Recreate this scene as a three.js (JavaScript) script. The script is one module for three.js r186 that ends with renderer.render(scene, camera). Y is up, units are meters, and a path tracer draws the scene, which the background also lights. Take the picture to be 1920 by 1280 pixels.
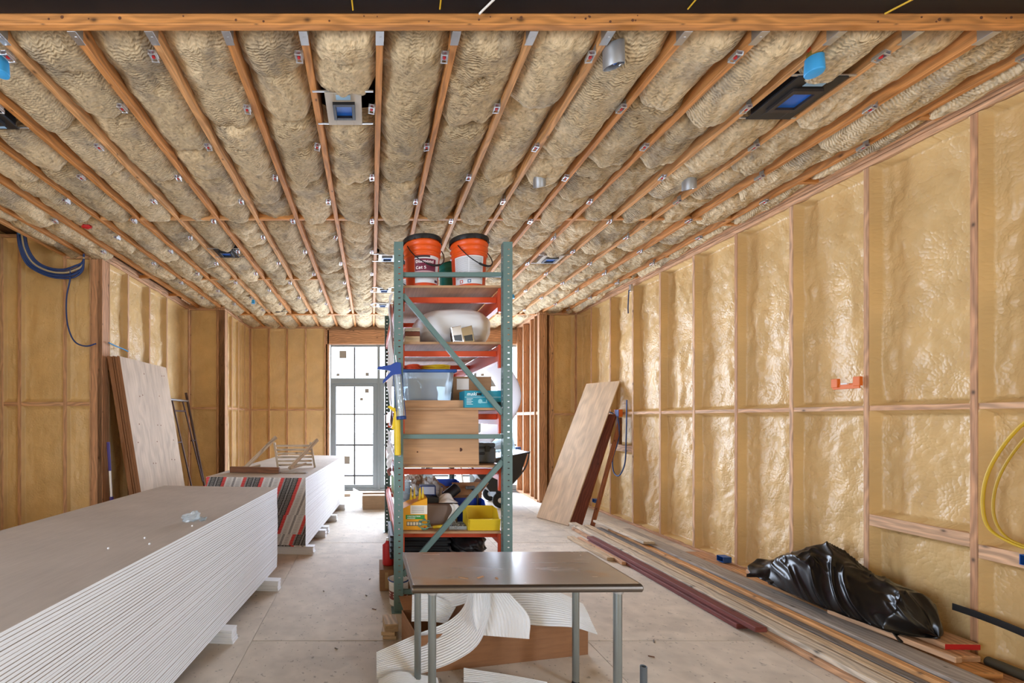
import * as THREE from 'three';
import { mergeGeometries, mergeVertices } from 'three/addons/utils/BufferGeometryUtils.js';
import { RectAreaLightUniformsLib } from 'three/addons/lights/RectAreaLightUniformsLib.js';

// ---------------------------------------------------------------- camera, sky, light, exposure
const scene = new THREE.Scene();
const FOCAL = 800, VX = 697, VY = 784, EYE = 1.62;            // focal length and vanishing point in pixels of the 1920x1280 frame
const camera = new THREE.PerspectiveCamera(2 * Math.atan(640 / FOCAL) * 180 / Math.PI, 1.5, 0.05, 200);
camera.position.set(0, EYE, 0);
camera.lookAt(0, EYE, -1);
camera.setViewOffset(1920, 1280, 960 - VX, 640 - VY, 1920, 1280);   // shift lens, verticals stay upright
scene.background = new THREE.Color(0.79, 0.89, 1.0);
scene.backgroundIntensity = 3;
const renderer = new THREE.WebGLRenderer();
renderer.toneMapping = THREE.LinearToneMapping;
renderer.toneMappingExposure = 1.8;
renderer.shadowMap.enabled = true;
RectAreaLightUniformsLib.init();
function areaLight(name, w, h, power, pos, look) {             // sky-coloured area light at one opening
  const l = new THREE.RectAreaLight(0xd8e7ff, power, w, h);
  l.name = name; l.position.set(...pos); l.lookAt(...look); scene.add(l);
}
const DAY_BACK = 12, FILL_LEFT = 7.5, FILL_RIGHT = 3.2;
areaLight('back_window_daylight', 4.3, 3.2, DAY_BACK, [1.17, 1.65, -9.85], [1.17, 1.65, 0]);
areaLight('added_left_fill', 3.1, 2.6, FILL_LEFT, [-4.84, 1.8, 1.4], [0, 1.8, 1.4]);  // added fill at an invented, unseen opening; brightens the near right wall

areaLight('added_right_fill', 2.6, 2.6, FILL_RIGHT, [4.28, 1.8, 1.6], [0, 1.8, 1.6]);  // added out-of-view fill for the drywall sides and near floor

// ---------------------------------------------------------------- helpers
let seed = 12345;
const rnd = () => { seed = (seed + 0x6d2b79f5) | 0; let t = Math.imul(seed ^ (seed >>> 15), 1 | seed); t = (t + Math.imul(t ^ (t >>> 7), 61 | t)) ^ t; return ((t ^ (t >>> 14)) >>> 0) / 4294967296; };
const rr = (a, b) => a + (b - a) * rnd();
const clamp = (x, a = 0, b = 1) => Math.min(b, Math.max(a, x));
const smooth = (a, b, x) => { const t = clamp((x - a) / (b - a)); return t * t * (3 - 2 * t); };
const HASH = new Float32Array(65536); for (let i = 0; i < 65536; i++) HASH[i] = rnd();
const hsh = (x, y, s) => HASH[(((x * 374761393) ^ (y * 668265263) ^ (s * 2147483647 + s * 974711)) >>> 5) & 65535];
function vn(x, y, s = 0, px = 0, py = 0) {                     // value noise, periodic if px/py given
  let x0 = Math.floor(x), y0 = Math.floor(y); const fx = x - x0, fy = y - y0;
  let x1 = x0 + 1, y1 = y0 + 1;
  if (px) { x0 = ((x0 % px) + px) % px; x1 = ((x1 % px) + px) % px; }
  if (py) { y0 = ((y0 % py) + py) % py; y1 = ((y1 % py) + py) % py; }
  const u = fx * fx * (3 - 2 * fx), v = fy * fy * (3 - 2 * fy);
  const a = hsh(x0, y0, s), b = hsh(x1, y0, s), c = hsh(x0, y1, s), d = hsh(x1, y1, s);
  return a + (b - a) * u + (c - a) * v + (a - b - c + d) * u * v;
}
function fbm(x, y, s, oct = 4, px = 0, py = 0) { let v = 0, a = 0.5, n = 0; for (let i = 0; i < oct; i++) { v += a * vn(x, y, s + i * 7, px, py); n += a; a *= 0.5; x *= 2; y *= 2; px *= 2; py *= 2; } return v / n; }
function vn3(x, y, z, s) { const z0 = Math.floor(z), f = z - z0, w = f * f * (3 - 2 * f); return vn(x + z0 * 17.3, y - z0 * 9.1, s + z0) * (1 - w) + vn(x + (z0 + 1) * 17.3, y - (z0 + 1) * 9.1, s + z0 + 1) * w; }

function dataTex(w, h, fn, srgb, ru, rv) {
  const d = new Uint8Array(w * h * 4);
  for (let y = 0; y < h; y++) for (let x = 0; x < w; x++) { const c = fn(x / w, y / h), i = (y * w + x) * 4; d[i] = clamp(c[0]) * 255; d[i + 1] = clamp(c[1]) * 255; d[i + 2] = clamp(c[2]) * 255; d[i + 3] = 255; }
  const t = new THREE.DataTexture(d, w, h); t.magFilter = THREE.LinearFilter; t.wrapS = t.wrapT = THREE.RepeatWrapping; t.repeat.set(ru, rv);
  if (srgb) t.colorSpace = THREE.SRGBColorSpace; t.needsUpdate = true; return t;
}
function canvasTex(w, h, draw) {
  const c = document.createElement('canvas'); c.width = w; c.height = h; const g = c.getContext('2d'); draw(g, w, h);
  const t = new THREE.CanvasTexture(c); t.colorSpace = THREE.SRGBColorSpace; t.wrapS = t.wrapT = THREE.RepeatWrapping; return t;
}
const std = (color, roughness = 0.7, extra = {}) => new THREE.MeshPhysicalMaterial({ color, roughness, ...extra });

const names = {};
function numbered(n) { const k = names[n] = (names[n] ?? -1) + 1; return k ? n + '_' + String(k).padStart(3, '0') : n; }
function group(name, label, category, pos = [0, 0, 0], ry = 0, grp) {
  const o = new THREE.Group(); o.name = numbered(name); o.position.set(...pos); o.rotation.y = ry; o.userData = { label, category };
  if (grp) o.userData.group = grp; scene.add(o); return o;
}
function structure(name, pos = [0, 0, 0], ry = 0) { const o = new THREE.Group(); o.name = name; o.position.set(...pos); o.rotation.y = ry; o.userData = { kind: 'structure' }; scene.add(o); return o; }
function part(parent, name, geo, mat, pos, rot) {
  const m = new THREE.Mesh(geo, mat); m.name = name; m.castShadow = m.receiveShadow = true;
  if (pos) m.position.set(...pos); if (rot) m.rotation.set(...rot); parent.add(m); return m;
}
const nest = (parent, ...kids) => { for (const k of kids) parent.attach(k); return parent; };
function thing(name, label, category, geo, mat, pos, rot, grp) {
  const m = part(scene, numbered(name), geo, mat, pos, rot); m.userData = { label, category }; if (grp) m.userData.group = grp; return m;
}
// chamfered box centred at the origin, uv in metres, u along the longest side
function boxGeo(w, h, l, c = 0.002, shift = true) {
  const s = [w / 2, h / 2, l / 2]; c = Math.min(c, ...s.map((v) => v * 0.45));
  const pos = [], nor = [];
  const push = (p, n) => { pos.push(...p); nor.push(...n); };
  const quad = (a, b, cc, d, n) => {
    const ab = new THREE.Vector3().subVectors(new THREE.Vector3(...b), new THREE.Vector3(...a)), ac = new THREE.Vector3().subVectors(new THREE.Vector3(...cc), new THREE.Vector3(...a));
    const flip = ab.cross(ac).dot(new THREE.Vector3(...n)) < 0;
    const q = flip ? [a, cc, b, a, d, cc] : [a, b, cc, a, cc, d]; for (const p of q) push(p, n);
  };
  for (let ax = 0; ax < 3; ax++) for (const sg of [-1, 1]) {
    const i = (ax + 1) % 3, j = (ax + 2) % 3, n = [0, 0, 0]; n[ax] = sg;
    const P = (u, v) => { const p = [0, 0, 0]; p[ax] = sg * s[ax]; p[i] = u * (s[i] - c); p[j] = v * (s[j] - c); return p; };
    quad(P(-1, -1), P(1, -1), P(1, 1), P(-1, 1), n);
  }
  for (let ax = 0; ax < 3; ax++) { const i = (ax + 1) % 3, j = (ax + 2) % 3; for (const a of [-1, 1]) for (const b of [-1, 1]) {
    const n = [0, 0, 0]; n[i] = a * Math.SQRT1_2; n[j] = b * Math.SQRT1_2;
    const P = (t, k) => { const p = [0, 0, 0]; p[ax] = t * (s[ax] - c); p[i] = a * (s[i] - (k ? c : 0)); p[j] = b * (s[j] - (k ? 0 : c)); return p; };
    quad(P(-1, 0), P(1, 0), P(1, 1), P(-1, 1), n);
  } }
  for (const a of [-1, 1]) for (const b of [-1, 1]) for (const d of [-1, 1]) {
    const p = [[a * s[0], b * (s[1] - c), d * (s[2] - c)], [a * (s[0] - c), b * s[1], d * (s[2] - c)], [a * (s[0] - c), b * (s[1] - c), d * s[2]]], n = [a * 0.577, b * 0.577, d * 0.577];
    if (a * b * d < 0) p.reverse(); for (const q of p) push(q, n);
  }
  const g = new THREE.BufferGeometry();
  g.setAttribute('position', new THREE.Float32BufferAttribute(pos, 3)); g.setAttribute('normal', new THREE.Float32BufferAttribute(nor, 3));
  return metreUV(g, s, shift);
}
function metreUV(g, s, shift = true) {
  if (!s) { g.computeBoundingBox(); const b = g.boundingBox; s = [b.max.x - b.min.x, b.max.y - b.min.y, b.max.z - b.min.z]; }
  const L = s.indexOf(Math.max(...s)), o1 = (L + 1) % 3, o2 = (L + 2) % 3, p = g.attributes.position, n = g.attributes.normal, uv = new Float32Array(p.count * 2), ou = shift ? rr(0, 5) : 0, ov = shift ? rr(0, 5) : 0;
  const get = (a, i, k) => a.array[i * 3 + k];
  for (let i = 0; i < p.count; i++) {
    const nl = Math.abs(get(n, i, L)), n1 = Math.abs(get(n, i, o1));
    uv[i * 2] = (nl > 0.8 ? get(p, i, o1) : get(p, i, L)) + ou;
    uv[i * 2 + 1] = (nl > 0.8 ? get(p, i, o2) : n1 > 0.6 ? get(p, i, o2) : get(p, i, o1)) + ov + (n1 > 0.6 ? 0.37 : 0);
  }
  g.setAttribute('uv', new THREE.BufferAttribute(uv, 2)); return g;
}
// a surface given by fn(u, v) -> [x, y, z]; with thickness it becomes a closed shell
function surface(fn, nu, nv, thick = 0, su = 1, sv = 1) {
  const pos = [], uv = [], idx = [], N = (nu + 1) * (nv + 1);
  for (let j = 0; j <= nv; j++) for (let i = 0; i <= nu; i++) { pos.push(...fn(i / nu, j / nv)); uv.push(i / nu * su, j / nv * sv); }
  for (let j = 0; j < nv; j++) for (let i = 0; i < nu; i++) { const a = j * (nu + 1) + i, b = a + 1, c = a + nu + 1, d = c + 1; idx.push(a, b, d, a, d, c); }
  let g = new THREE.BufferGeometry(); g.setAttribute('position', new THREE.Float32BufferAttribute(pos, 3)); g.setAttribute('uv', new THREE.Float32BufferAttribute(uv, 2)); g.setIndex(idx); g.computeVertexNormals();
  if (!thick) return g;
  const n = g.attributes.normal.array, p2 = pos.slice();
  for (let i = 0; i < N; i++) for (let k = 0; k < 3; k++) p2.push(pos[i * 3 + k] - n[i * 3 + k] * thick);
  const F = idx.length; for (let k = 0; k < F; k += 3) idx.push(idx[k] + N, idx[k + 2] + N, idx[k + 1] + N);
  const rim = (a, b) => idx.push(a, a + N, b, b, a + N, b + N);
  for (let i = 0; i < nu; i++) { rim(i, i + 1); rim((nv) * (nu + 1) + i + 1, (nv) * (nu + 1) + i); }
  for (let j = 0; j < nv; j++) { rim((j + 1) * (nu + 1), j * (nu + 1)); rim(j * (nu + 1) + nu, (j + 1) * (nu + 1) + nu); }
  g = new THREE.BufferGeometry(); g.setAttribute('position', new THREE.Float32BufferAttribute(p2, 3)); g.setAttribute('uv', new THREE.Float32BufferAttribute([...uv, ...uv], 2)); g.setIndex(idx); g.computeVertexNormals(); return g;
}
const lathe = (pts, seg = 40) => new THREE.LatheGeometry(pts.map(([x, y]) => new THREE.Vector2(x, y)), seg);
const tube = (pts, r, seg = 40, rad = 8) => new THREE.TubeGeometry(new THREE.CatmullRomCurve3(pts.map((p) => new THREE.Vector3(...p))), seg, r, rad);
const merge = (list) => mergeGeometries(list.map((g) => g.index ? g.toNonIndexed() : g).map((g) => { if (!g.attributes.uv) g.setAttribute('uv', new THREE.Float32BufferAttribute(new Float32Array(g.attributes.position.count * 2), 2)); return g; }));
const at = (g, x, y, z, rx = 0, ry = 0, rz = 0) => { const m = new THREE.Matrix4().makeRotationFromEuler(new THREE.Euler(rx, ry, rz)); m.setPosition(x, y, z); return g.applyMatrix4(m); };
function barBetween(a, b, w, h, c = 0.002) {                   // a chamfered bar from a to b as geometry in the space of a and b
  const A = new THREE.Vector3(...a), B = new THREE.Vector3(...b), g = boxGeo(w, h, A.distanceTo(B), c);
  const m = new THREE.Matrix4().lookAt(A, B, Math.abs(B.y - A.y) > 0.95 * A.distanceTo(B) ? new THREE.Vector3(0, 0, 1) : new THREE.Vector3(0, 1, 0)); m.setPosition(A.add(B).multiplyScalar(0.5)); return g.applyMatrix4(m);
}
function extrude(pts, depth, bevel = 0) {
  const s = new THREE.Shape(pts.map(([x, y]) => new THREE.Vector2(x, y)));
  const g = new THREE.ExtrudeGeometry(s, { depth, bevelEnabled: bevel > 0, bevelSize: bevel, bevelThickness: bevel, bevelSegments: 1, steps: 1 }); return g;
}

// ---------------------------------------------------------------- textures and materials
const woodTex = dataTex(512, 512, (u, v) => {
  const warp = fbm(u * 4, v * 4, 3, 3, 4, 4), ring = Math.sin((v * 9 + warp * 2.2) * 6.283), fine = fbm(u * 8, v * 96, 5, 2, 8, 96);
  let k = 0.86 + 0.07 * ring * (0.4 + vn(u * 3, v * 5, 8, 3, 5)) + 0.16 * (fine - 0.5) + 0.14 * (fbm(u * 5, v * 7, 9, 3, 5, 7) - 0.5);
  for (const [ku, kv, r] of [[0.2, 0.3, 0.02], [0.72, 0.66, 0.026], [0.48, 0.9, 0.015]]) { const d = Math.hypot((u - ku) * 1.6, v - kv) / r; if (d < 2.2) k *= 1 - 0.5 * Math.exp(-d * d); }
  return [k, k * 0.97, k * 0.94];
}, true, 1 / 1.1, 1 / 0.42);
const woodBump = dataTex(256, 256, (u, v) => { const k = fbm(u * 6, v * 64, 21, 3, 6, 64); return [k, k, k]; }, false, 1 / 1.1, 1 / 0.42);
const wood = (color, rough = 0.72) => std(color, rough, { map: woodTex, bumpMap: woodBump, bumpScale: 0.0012 });
const plyTex = dataTex(512, 512, (u, v) => {
  const w = fbm(u * 3, v * 5, 31, 3, 3, 5), k0 = 0.9 + 0.045 * Math.sin((v * 5 + w * 2.2) * 6.283) * vn(u * 3, v * 3, 33, 3, 3) + 0.10 * (fbm(u * 6, v * 80, 35, 2, 6, 80) - 0.5) + 0.14 * (fbm(u * 4, v * 4, 38, 4, 4, 4) - 0.5);
  return [k0, k0 * 0.98, k0 * 0.96];
}, true, 1 / 1.3, 1 / 0.9);
const ply = (color, rough = 0.7) => std(color, rough, { map: plyTex, bumpMap: woodBump, bumpScale: 0.0008 });
const foamBump = (() => {                                       // skin of sprayed foam: small rounded lumps
  const C = 44, px = [], py = []; for (let i = 0; i < C * C; i++) { px.push(rnd()); py.push(rnd()); }
  return dataTex(512, 512, (u, v) => {
    const x = u * C + (fbm(u * 7, v * 7, 41, 2, 7, 7) - 0.5) * 2.2, y = v * C * 0.85 + (fbm(u * 7, v * 7, 47, 2, 7, 7) - 0.5) * 2.2, x0 = Math.floor(x), y0 = Math.floor(y); let d1 = 9;
    for (let j = -1; j < 2; j++) for (let i = -1; i < 2; i++) { const cx = (((x0 + i) % C) + C) % C, cy = (((y0 + j) % Math.round(C * 0.85)) + Math.round(C * 0.85)) % Math.round(C * 0.85), k = cy * C + cx, dx = x0 + i + px[k] - x, dy = y0 + j + py[k] - y; d1 = Math.min(d1, dx * dx + dy * dy); }
    const rough = smooth(0.35, 0.65, fbm(u * 4, v * 4, 44, 3, 4, 4)), k = 0.75 * Math.sqrt(Math.max(0, 1 - d1 * 0.9)) * (0.4 + 0.6 * rough) + 0.25 * fbm(u * 16, v * 16, 49, 3, 16, 16); return [k, k, k];
  }, false, 1 / 0.75, 1 / 0.88);
})();
const foamColor = dataTex(256, 256, (u, v) => { const k = 0.93 + 0.16 * (fbm(u * 5, v * 5, 51, 5, 5, 5) - 0.5), y = fbm(u * 3, v * 3, 57, 3, 3, 3); return [k, k * (0.97 + 0.03 * y), k * (0.93 + 0.1 * y)]; }, true, 1 / 1.3, 1 / 1.3);
const foamMat = std(new THREE.Color(0.80, 0.57, 0.26), 0.4, { map: foamColor, bumpMap: foamBump, bumpScale: 0.009, specularIntensity: 1.0 });
const woolColor = dataTex(1024, 1024, (u, v) => {
  const rib = 0.5 + 0.5 * Math.sin((v * 64 + (fbm(u * 6, v * 6, 61, 3, 6, 6) - 0.5) * 3 + (fbm(u * 40, v * 10, 63, 2, 40, 10) - 0.5) * 1.4) * 6.283);
  const ribAmt = smooth(0.3, 0.55, fbm(u * 4, v * 4, 66, 3, 4, 4));
  const stain = smooth(0.6, 0.76, fbm(u * 5, v * 5, 71, 4, 5, 5));
  const fleck = smooth(0.66, 0.8, fbm(u * 64, v * 64, 76, 2, 64, 64));
  let k = 0.87 + 0.22 * (fbm(u * 48, v * 70, 74, 3, 48, 70) - 0.5) - 0.10 * (1 - rib) * ribAmt - 0.12 * fleck;
  k *= 1 - 0.14 * stain;
  return [k, k * (0.935 + 0.01 * stain), k * (0.82 + 0.04 * stain)];
}, true, 1 / 0.9, 1 / 0.9);
const woolBump = dataTex(1024, 1024, (u, v) => {
  const rib = 0.5 + 0.5 * Math.sin((v * 64 + (fbm(u * 6, v * 6, 61, 3, 6, 6) - 0.5) * 3 + (fbm(u * 40, v * 10, 63, 2, 40, 10) - 0.5) * 1.4) * 6.283);
  const ribAmt = smooth(0.3, 0.55, fbm(u * 4, v * 4, 66, 3, 4, 4));
  const k = 0.2 * rib * ribAmt + 0.8 * fbm(u * 30, v * 44, 79, 4, 30, 44); return [k, k, k];
}, false, 1 / 0.9, 1 / 0.9);
const woolMats = [0xeee4d2, 0xe4d9c6, 0xf2e8d6, 0xdcd2c0].map((c) => std(c, 0.95, { map: woolColor, bumpMap: woolBump, bumpScale: 0.02, specularIntensity: 0.2 }));
const floorTex = dataTex(1024, 1024, (u, v) => {
  const a = fbm(u * 5, v * 5, 81, 5, 5, 5), b = fbm(u * 30, v * 30, 84, 3, 30, 30), scuff = smooth(0.6, 0.75, fbm(u * 14, v * 7, 86, 3, 14, 7)), dot = smooth(0.78, 0.86, fbm(u * 110, v * 110, 89, 2, 110, 110));
  const k = 0.9 + 0.16 * (a - 0.5) + 0.1 * (b - 0.5) - 0.045 * scuff - 0.18 * dot;
  return [k, k * 0.965, k * 0.92];
}, true, 1 / 2.2, 1 / 2.2);
const floorMats = [0xe4dfd7, 0xe0dad1, 0xe8e3db].map((c) => std(c, 0.75, { map: floorTex, bumpMap: foamBump, bumpScale: 0.0006 }));
const cardTex = dataTex(256, 256, (u, v) => { const k = 0.92 + 0.1 * (fbm(u * 6, v * 60, 91, 3, 6, 60) - 0.5) + 0.12 * (fbm(u * 5, v * 5, 94, 4, 5, 5) - 0.5); return [k, k, k]; }, true, 1.6, 1.6);
const card = (c = 0xa9805c) => std(c, 0.85, { map: cardTex });
const paperTex = dataTex(512, 512, (u, v) => { const k = 0.93 + 0.1 * (fbm(u * 4, v * 6, 96, 5, 4, 6) - 0.5) + 0.05 * (fbm(u * 90, v * 12, 98, 2, 90, 12) - 0.5); return [k, k * 0.99, k * 0.975]; }, true, 0.8, 0.8);
const steelTex = dataTex(512, 512, (u, v) => { const a = fbm(u * 4, v * 5, 101, 5, 4, 5), rust = smooth(0.6, 0.78, fbm(u * 3, v * 4, 104, 4, 3, 4)); const k = 0.9 + 0.2 * (a - 0.5); return [k + rust * 0.02, k * (1 - 0.12 * rust), k * (1 - 0.28 * rust)]; }, true, 1 / 1.2, 1 / 1.2);
const steelRough = dataTex(512, 512, (u, v) => { const k = 0.2 + 0.14 * (fbm(u * 5, v * 5, 107, 5, 5, 5) - 0.3) + 0.05 * smooth(0.6, 0.8, fbm(u * 3, v * 50, 109, 2, 3, 50)); return [k, k, k]; }, false, 1 / 1.2, 1 / 1.2);
const M = {
  joist: wood(0xdc9a55), joist2: wood(0xd29048), joist3: wood(0xe6ae70), joistOld: wood(0xb98f68),
  stud: wood(0xe0b48c), stud2: wood(0xd6a67e), stud3: wood(0xe8c09a), studDark: wood(0xb0714a), plate: wood(0xe8bc94),
  pale: wood(0xddc6a4), peach: wood(0xdcaf86), grey: wood(0xb5aea5), greyDark: wood(0x837c75), redwood: wood(0x84443d), rust: wood(0x8a4a33),
  white: wood(0xe6ddcb), brown: wood(0x8a5b3c),
  galv: std(0xc9cdd0, 0.35, { metalness: 0.9 }), darkSteel: std(0x2b2a2e, 0.5, { metalness: 0.5, map: steelTex }), black: std(0x141416, 0.5), rubber: std(0x1b1b1c, 0.8),
  red: std(0xc01f22, 0.5), blue: std(0x1e66c8, 0.4), blueTape: std(0x3aa0dd, 0.5), navy: std(0x20407e, 0.5), cyan: std(0x3d8fc0, 0.5), yellow: std(0xe8c82a, 0.5),
  teal: std(0x66827f, 0.45), orange: std(0xd9532c, 0.45), whitePlastic: std(0xeceae6, 0.45), greyPlastic: std(0x53575c, 0.5),
  glass: new THREE.MeshPhysicalMaterial({ color: 0xffffff, roughness: 0.0, transmission: 1, thickness: 0, ior: 1.45 }),
  clear: new THREE.MeshPhysicalMaterial({ color: 0xe6eef2, roughness: 0.25, transmission: 0.75, thickness: 0 }),
  alu: std(0x8e9ba3, 0.4, { metalness: 0.2 }), bronze: std(0x2a2624, 0.5),
  wrap: new THREE.MeshPhysicalMaterial({ color: 0xf6f8fa, roughness: 0.5, transmission: 0.2, thickness: 0 }),
  foil: std(0xd8d8d8, 0.18, { metalness: 1 }),
  sheath: wood(0xc9a27a), deck: wood(0x6a5038),
};
const pick = (...a) => a[Math.floor(rnd() * a.length)];

// ---------------------------------------------------------------- floor
const ROOF = 3.656;                                             // underside of the ceiling joists
{
  const f = structure('floor');
  part(f, 'slab', boxGeo(10.2, 0.2, 13.6, 0.001), M.greyDark, [-0.75, -0.118, -3.2]);
  for (let i = 0; i < 8; i++) for (let j = -1; j < 6; j++) {
    const x = -5.5 + i * 1.222 + 0.35, z = 3.0 - j * 2.444 - (i % 2) * 1.222;
    if (x > 4.6 || z > 4.5 || z < -9.6) continue;
    const z0 = Math.max(z - 1.22, -9.9), z1 = Math.min(z + 1.22, 3.5); if (z1 - z0 < 0.1) continue;
    part(f, 'floor_panel', boxGeo(1.2185, 0.018, z1 - z0 - 0.003, 0.0012), floorMats[(i + j * 2 + 8) % 3], [x, -0.009, (z0 + z1) / 2]);
  }
}

// ---------------------------------------------------------------- framed and foamed walls
function foamGeo(w, h, depth, lump, fillet = 0.085, nx = 40, perM = 38) {
  const s = Math.floor(rr(1, 900)), ny = Math.max(8, Math.round(h * perM)), xs = [];
  for (let i = 0; i <= nx; i++) { const t = i / nx; xs.push(w * (0.55 * t + 0.45 * (0.5 - 0.5 * Math.cos(Math.PI * t)))); }
  return surface((u, v) => {
    const x = xs[Math.round(u * nx)], y = v * h;
    const bead = fillet * (0.75 + 0.6 * vn(y * 5, 3.3, s)), bead2 = 0.05 * (0.7 + 0.6 * vn(y * 6, 9.1, s + 3));
    const a = smooth(0, 0.022, x) * 0.78 + 0.22 * smooth(0.02, bead, x), b = smooth(0, 0.02, w - x) * 0.72 + 0.28 * smooth(0.015, bead2, w - x), c = smooth(0, 0.03, y), d = smooth(0, 0.03, h - y);
    let r = depth * Math.min(a, b) * (0.25 + 0.75 * Math.min(c, d));
    const inner = smooth(0, 0.06, x) * smooth(0, 0.05, w - x);
    r -= inner * lump * ((fbm(x * 5, y * 3, s + 5, 4) - 0.5) * 2.2 + 0.9 * (vn(x * 9 + 2 * vn(y * 1.5, 1, s), y * 1.2, s + 8) - 0.5) + 0.45 * (vn(x * 26, y * 22, s + 15) - 0.5));
    const ridge = Math.exp(-(((x - bead * 0.9) / 0.018) ** 2)); r -= ridge * lump * 0.9 * (vn(y * 14, 2.2, s + 21) - 0.15);
    return [x, y, -Math.max(r, 0.004)];
  }, nx, ny, 0, w, h);
}
// local frame: x along the wall, z out of its face; studs are centre positions, cells between them get foam
function wall(name, pos, ry, len, h, studs, blocks, o = {}) {
  const g = structure(name, pos, ry), D = o.deep ?? 0.14, mat = o.mat ?? foamMat, top = h - 0.042;
  const [e0, e1] = o.ext ?? [0, 0]; part(g, 'sheathing', boxGeo(len + e0 + e1, h + 0.35, 0.02, 0.001), M.sheath, [(len + e1 - e0) / 2, (h + 0.35) / 2, -D - 0.012]);
  part(g, 'bottom_plate', boxGeo(len, 0.038, D, 0.002), M.stud2, [len / 2, 0.019, -D / 2]);
  part(g, 'top_plate', boxGeo(len, 0.038, D, 0.002), o.plate ?? M.plate, [len / 2, h - 0.019, -D / 2]);
  if (!o.single) part(g, 'top_plate', boxGeo(len, 0.06, D, 0.002), M.stud, [len / 2, h + 0.034, -D / 2 + 0.012]);
  studs.forEach(([x, w]) => part(g, 'stud', boxGeo(w, top - 0.038, D, 0.003), o.studMat ?? pick(M.stud, M.stud2, M.stud3), [x, 0.038 + (top - 0.038) / 2, -D / 2]));
  for (let i = 0; i + 1 < studs.length; i++) {
    const x0 = studs[i][0] + studs[i][1] / 2, x1 = studs[i + 1][0] - studs[i + 1][1] / 2, w = x1 - x0; if (w < 0.06) continue;
    const cuts = [...blocks, ...((o.extra ?? {})[i] ?? [])].sort((a, b) => a[0] - b[0]);
    let y = 0.038;
    for (const [by, bh] of [...cuts, [top + 0.001, 0.002]]) {
      const y1 = by - bh / 2;
      if (y1 - y > 0.02 && !o.open) { const f = part(g, 'foam_panel', foamGeo(w, y1 - y, o.foam ?? 0.11, o.lump ?? 0.02, o.fillet, o.nx ?? 40, o.perM ?? 38), mat, [x0, y, 0]); }
      if (bh > 0.01) part(g, 'blocking', boxGeo(w, bh, bh > 0.06 ? 0.038 : D - 0.004, 0.002), o.studMat ?? pick(M.stud, M.stud3), [(x0 + x1) / 2, by, bh > 0.06 ? -0.021 : -D / 2 - 0.002]);
      y = by + bh / 2;
    }
  }
  return g;
}
const WR = 3.95;                                                // right wall
{
  const studs = [[0.02, 0.038]]; for (let k = 8; k >= -4; k--) studs.push([8.25 - (2.80 + 0.61 * k), 0.038]);
  const idx = (d) => studs.findIndex(([x]) => Math.abs(x - (8.25 - d)) < 0.02);
  wall('wall_right', [WR, 0, -8.25], -Math.PI / 2, 7.91, 3.66, studs, [[1.70, 0.04]], {
    extra: { [idx(3.41)]: [[0.815, 0.09]], [idx(2.80)]: [[0.755, 0.09]], [idx(7.07)]: [[1.15, 0.1]] }, lump: 0.026,
  });
}
wall('wall_left_near', [-4.66, 0, -5.35], 0, 0.833, 3.93, [[0.02, 0.038], [0.24, 0.045], [0.81, 0.045]], [[1.80, 0.05]], { foam: 0.055, lump: 0.014, single: true });
wall('wall_left_corner', [-3.827, 0, -5.35], 0, 0.447, 3.66, [[0.001, 0.002], [0.415, 0.062]], [[1.80, 0.05]], { foam: 0.055, lump: 0.014 });
wall('wall_left', [-3.38, 0, -5.35], Math.PI / 2, 2.55, 3.66, [[0.03, 0.06], [0.58, 0.038], [1.15, 0.038], [1.70, 0.038], [2.52, 0.05]], [], { foam: 0.075, lump: 0.02, fillet: 0.06 });
wall('wall_left_jog', [-3.38, 0, -7.9], 0, 0.66, 3.66, [[0.02, 0.04], [0.60, 0.12]], [[1.81, 0.04]], { foam: 0.05, lump: 0.012, ext: [0.2, 0] });
wall('wall_left_far', [-2.72, 0, -7.9], Math.PI / 2, 1.6, 3.66, [[0.02, 0.04], [0.42, 0.038], [0.83, 0.038], [1.24, 0.038], [1.58, 0.038]], [[1.81, 0.04]], { foam: 0.06, lump: 0.015, fillet: 0.05 });
const back = wall('wall_back', [-2.72, 0, -9.5], 0, 1.77, 3.66, [[0.02, 0.04], [0.43, 0.038], [0.835, 0.038], [1.25, 0.038], [1.68, 0.038], [1.75, 0.038]], [[1.81, 0.04]], { foam: 0.04, lump: 0.01, ext: [0.2, 0] });
part(back, 'window_header', boxGeo(4.5, 0.32, 0.14, 0.003), M.stud2, [3.95, 3.43, -0.07]);
part(back, 'wall_over_window', boxGeo(4.5, 0.45, 0.1, 0.003), M.sheath, [3.95, 3.82, -0.09]);
wall('wall_right_jog', [3.2, 0, -8.25], 0, 0.75, 3.66, [[0.14, 0.10], [0.28, 0.09], [0.74, 0.03]], [[1.70, 0.04]], { foam: 0.06, lump: 0.015, ext: [0, 0.25] });
{
  const g = wall('wall_right_far', [3.22, 0, -9.5], -Math.PI / 2, 1.3, 3.66, [[0.03, 0.06], [0.42, 0.045], [0.83, 0.045], [1.25, 0.09]], [[1.72, 0.06]], { open: true, deep: 0.12, studMat: M.stud2 });
}
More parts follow.
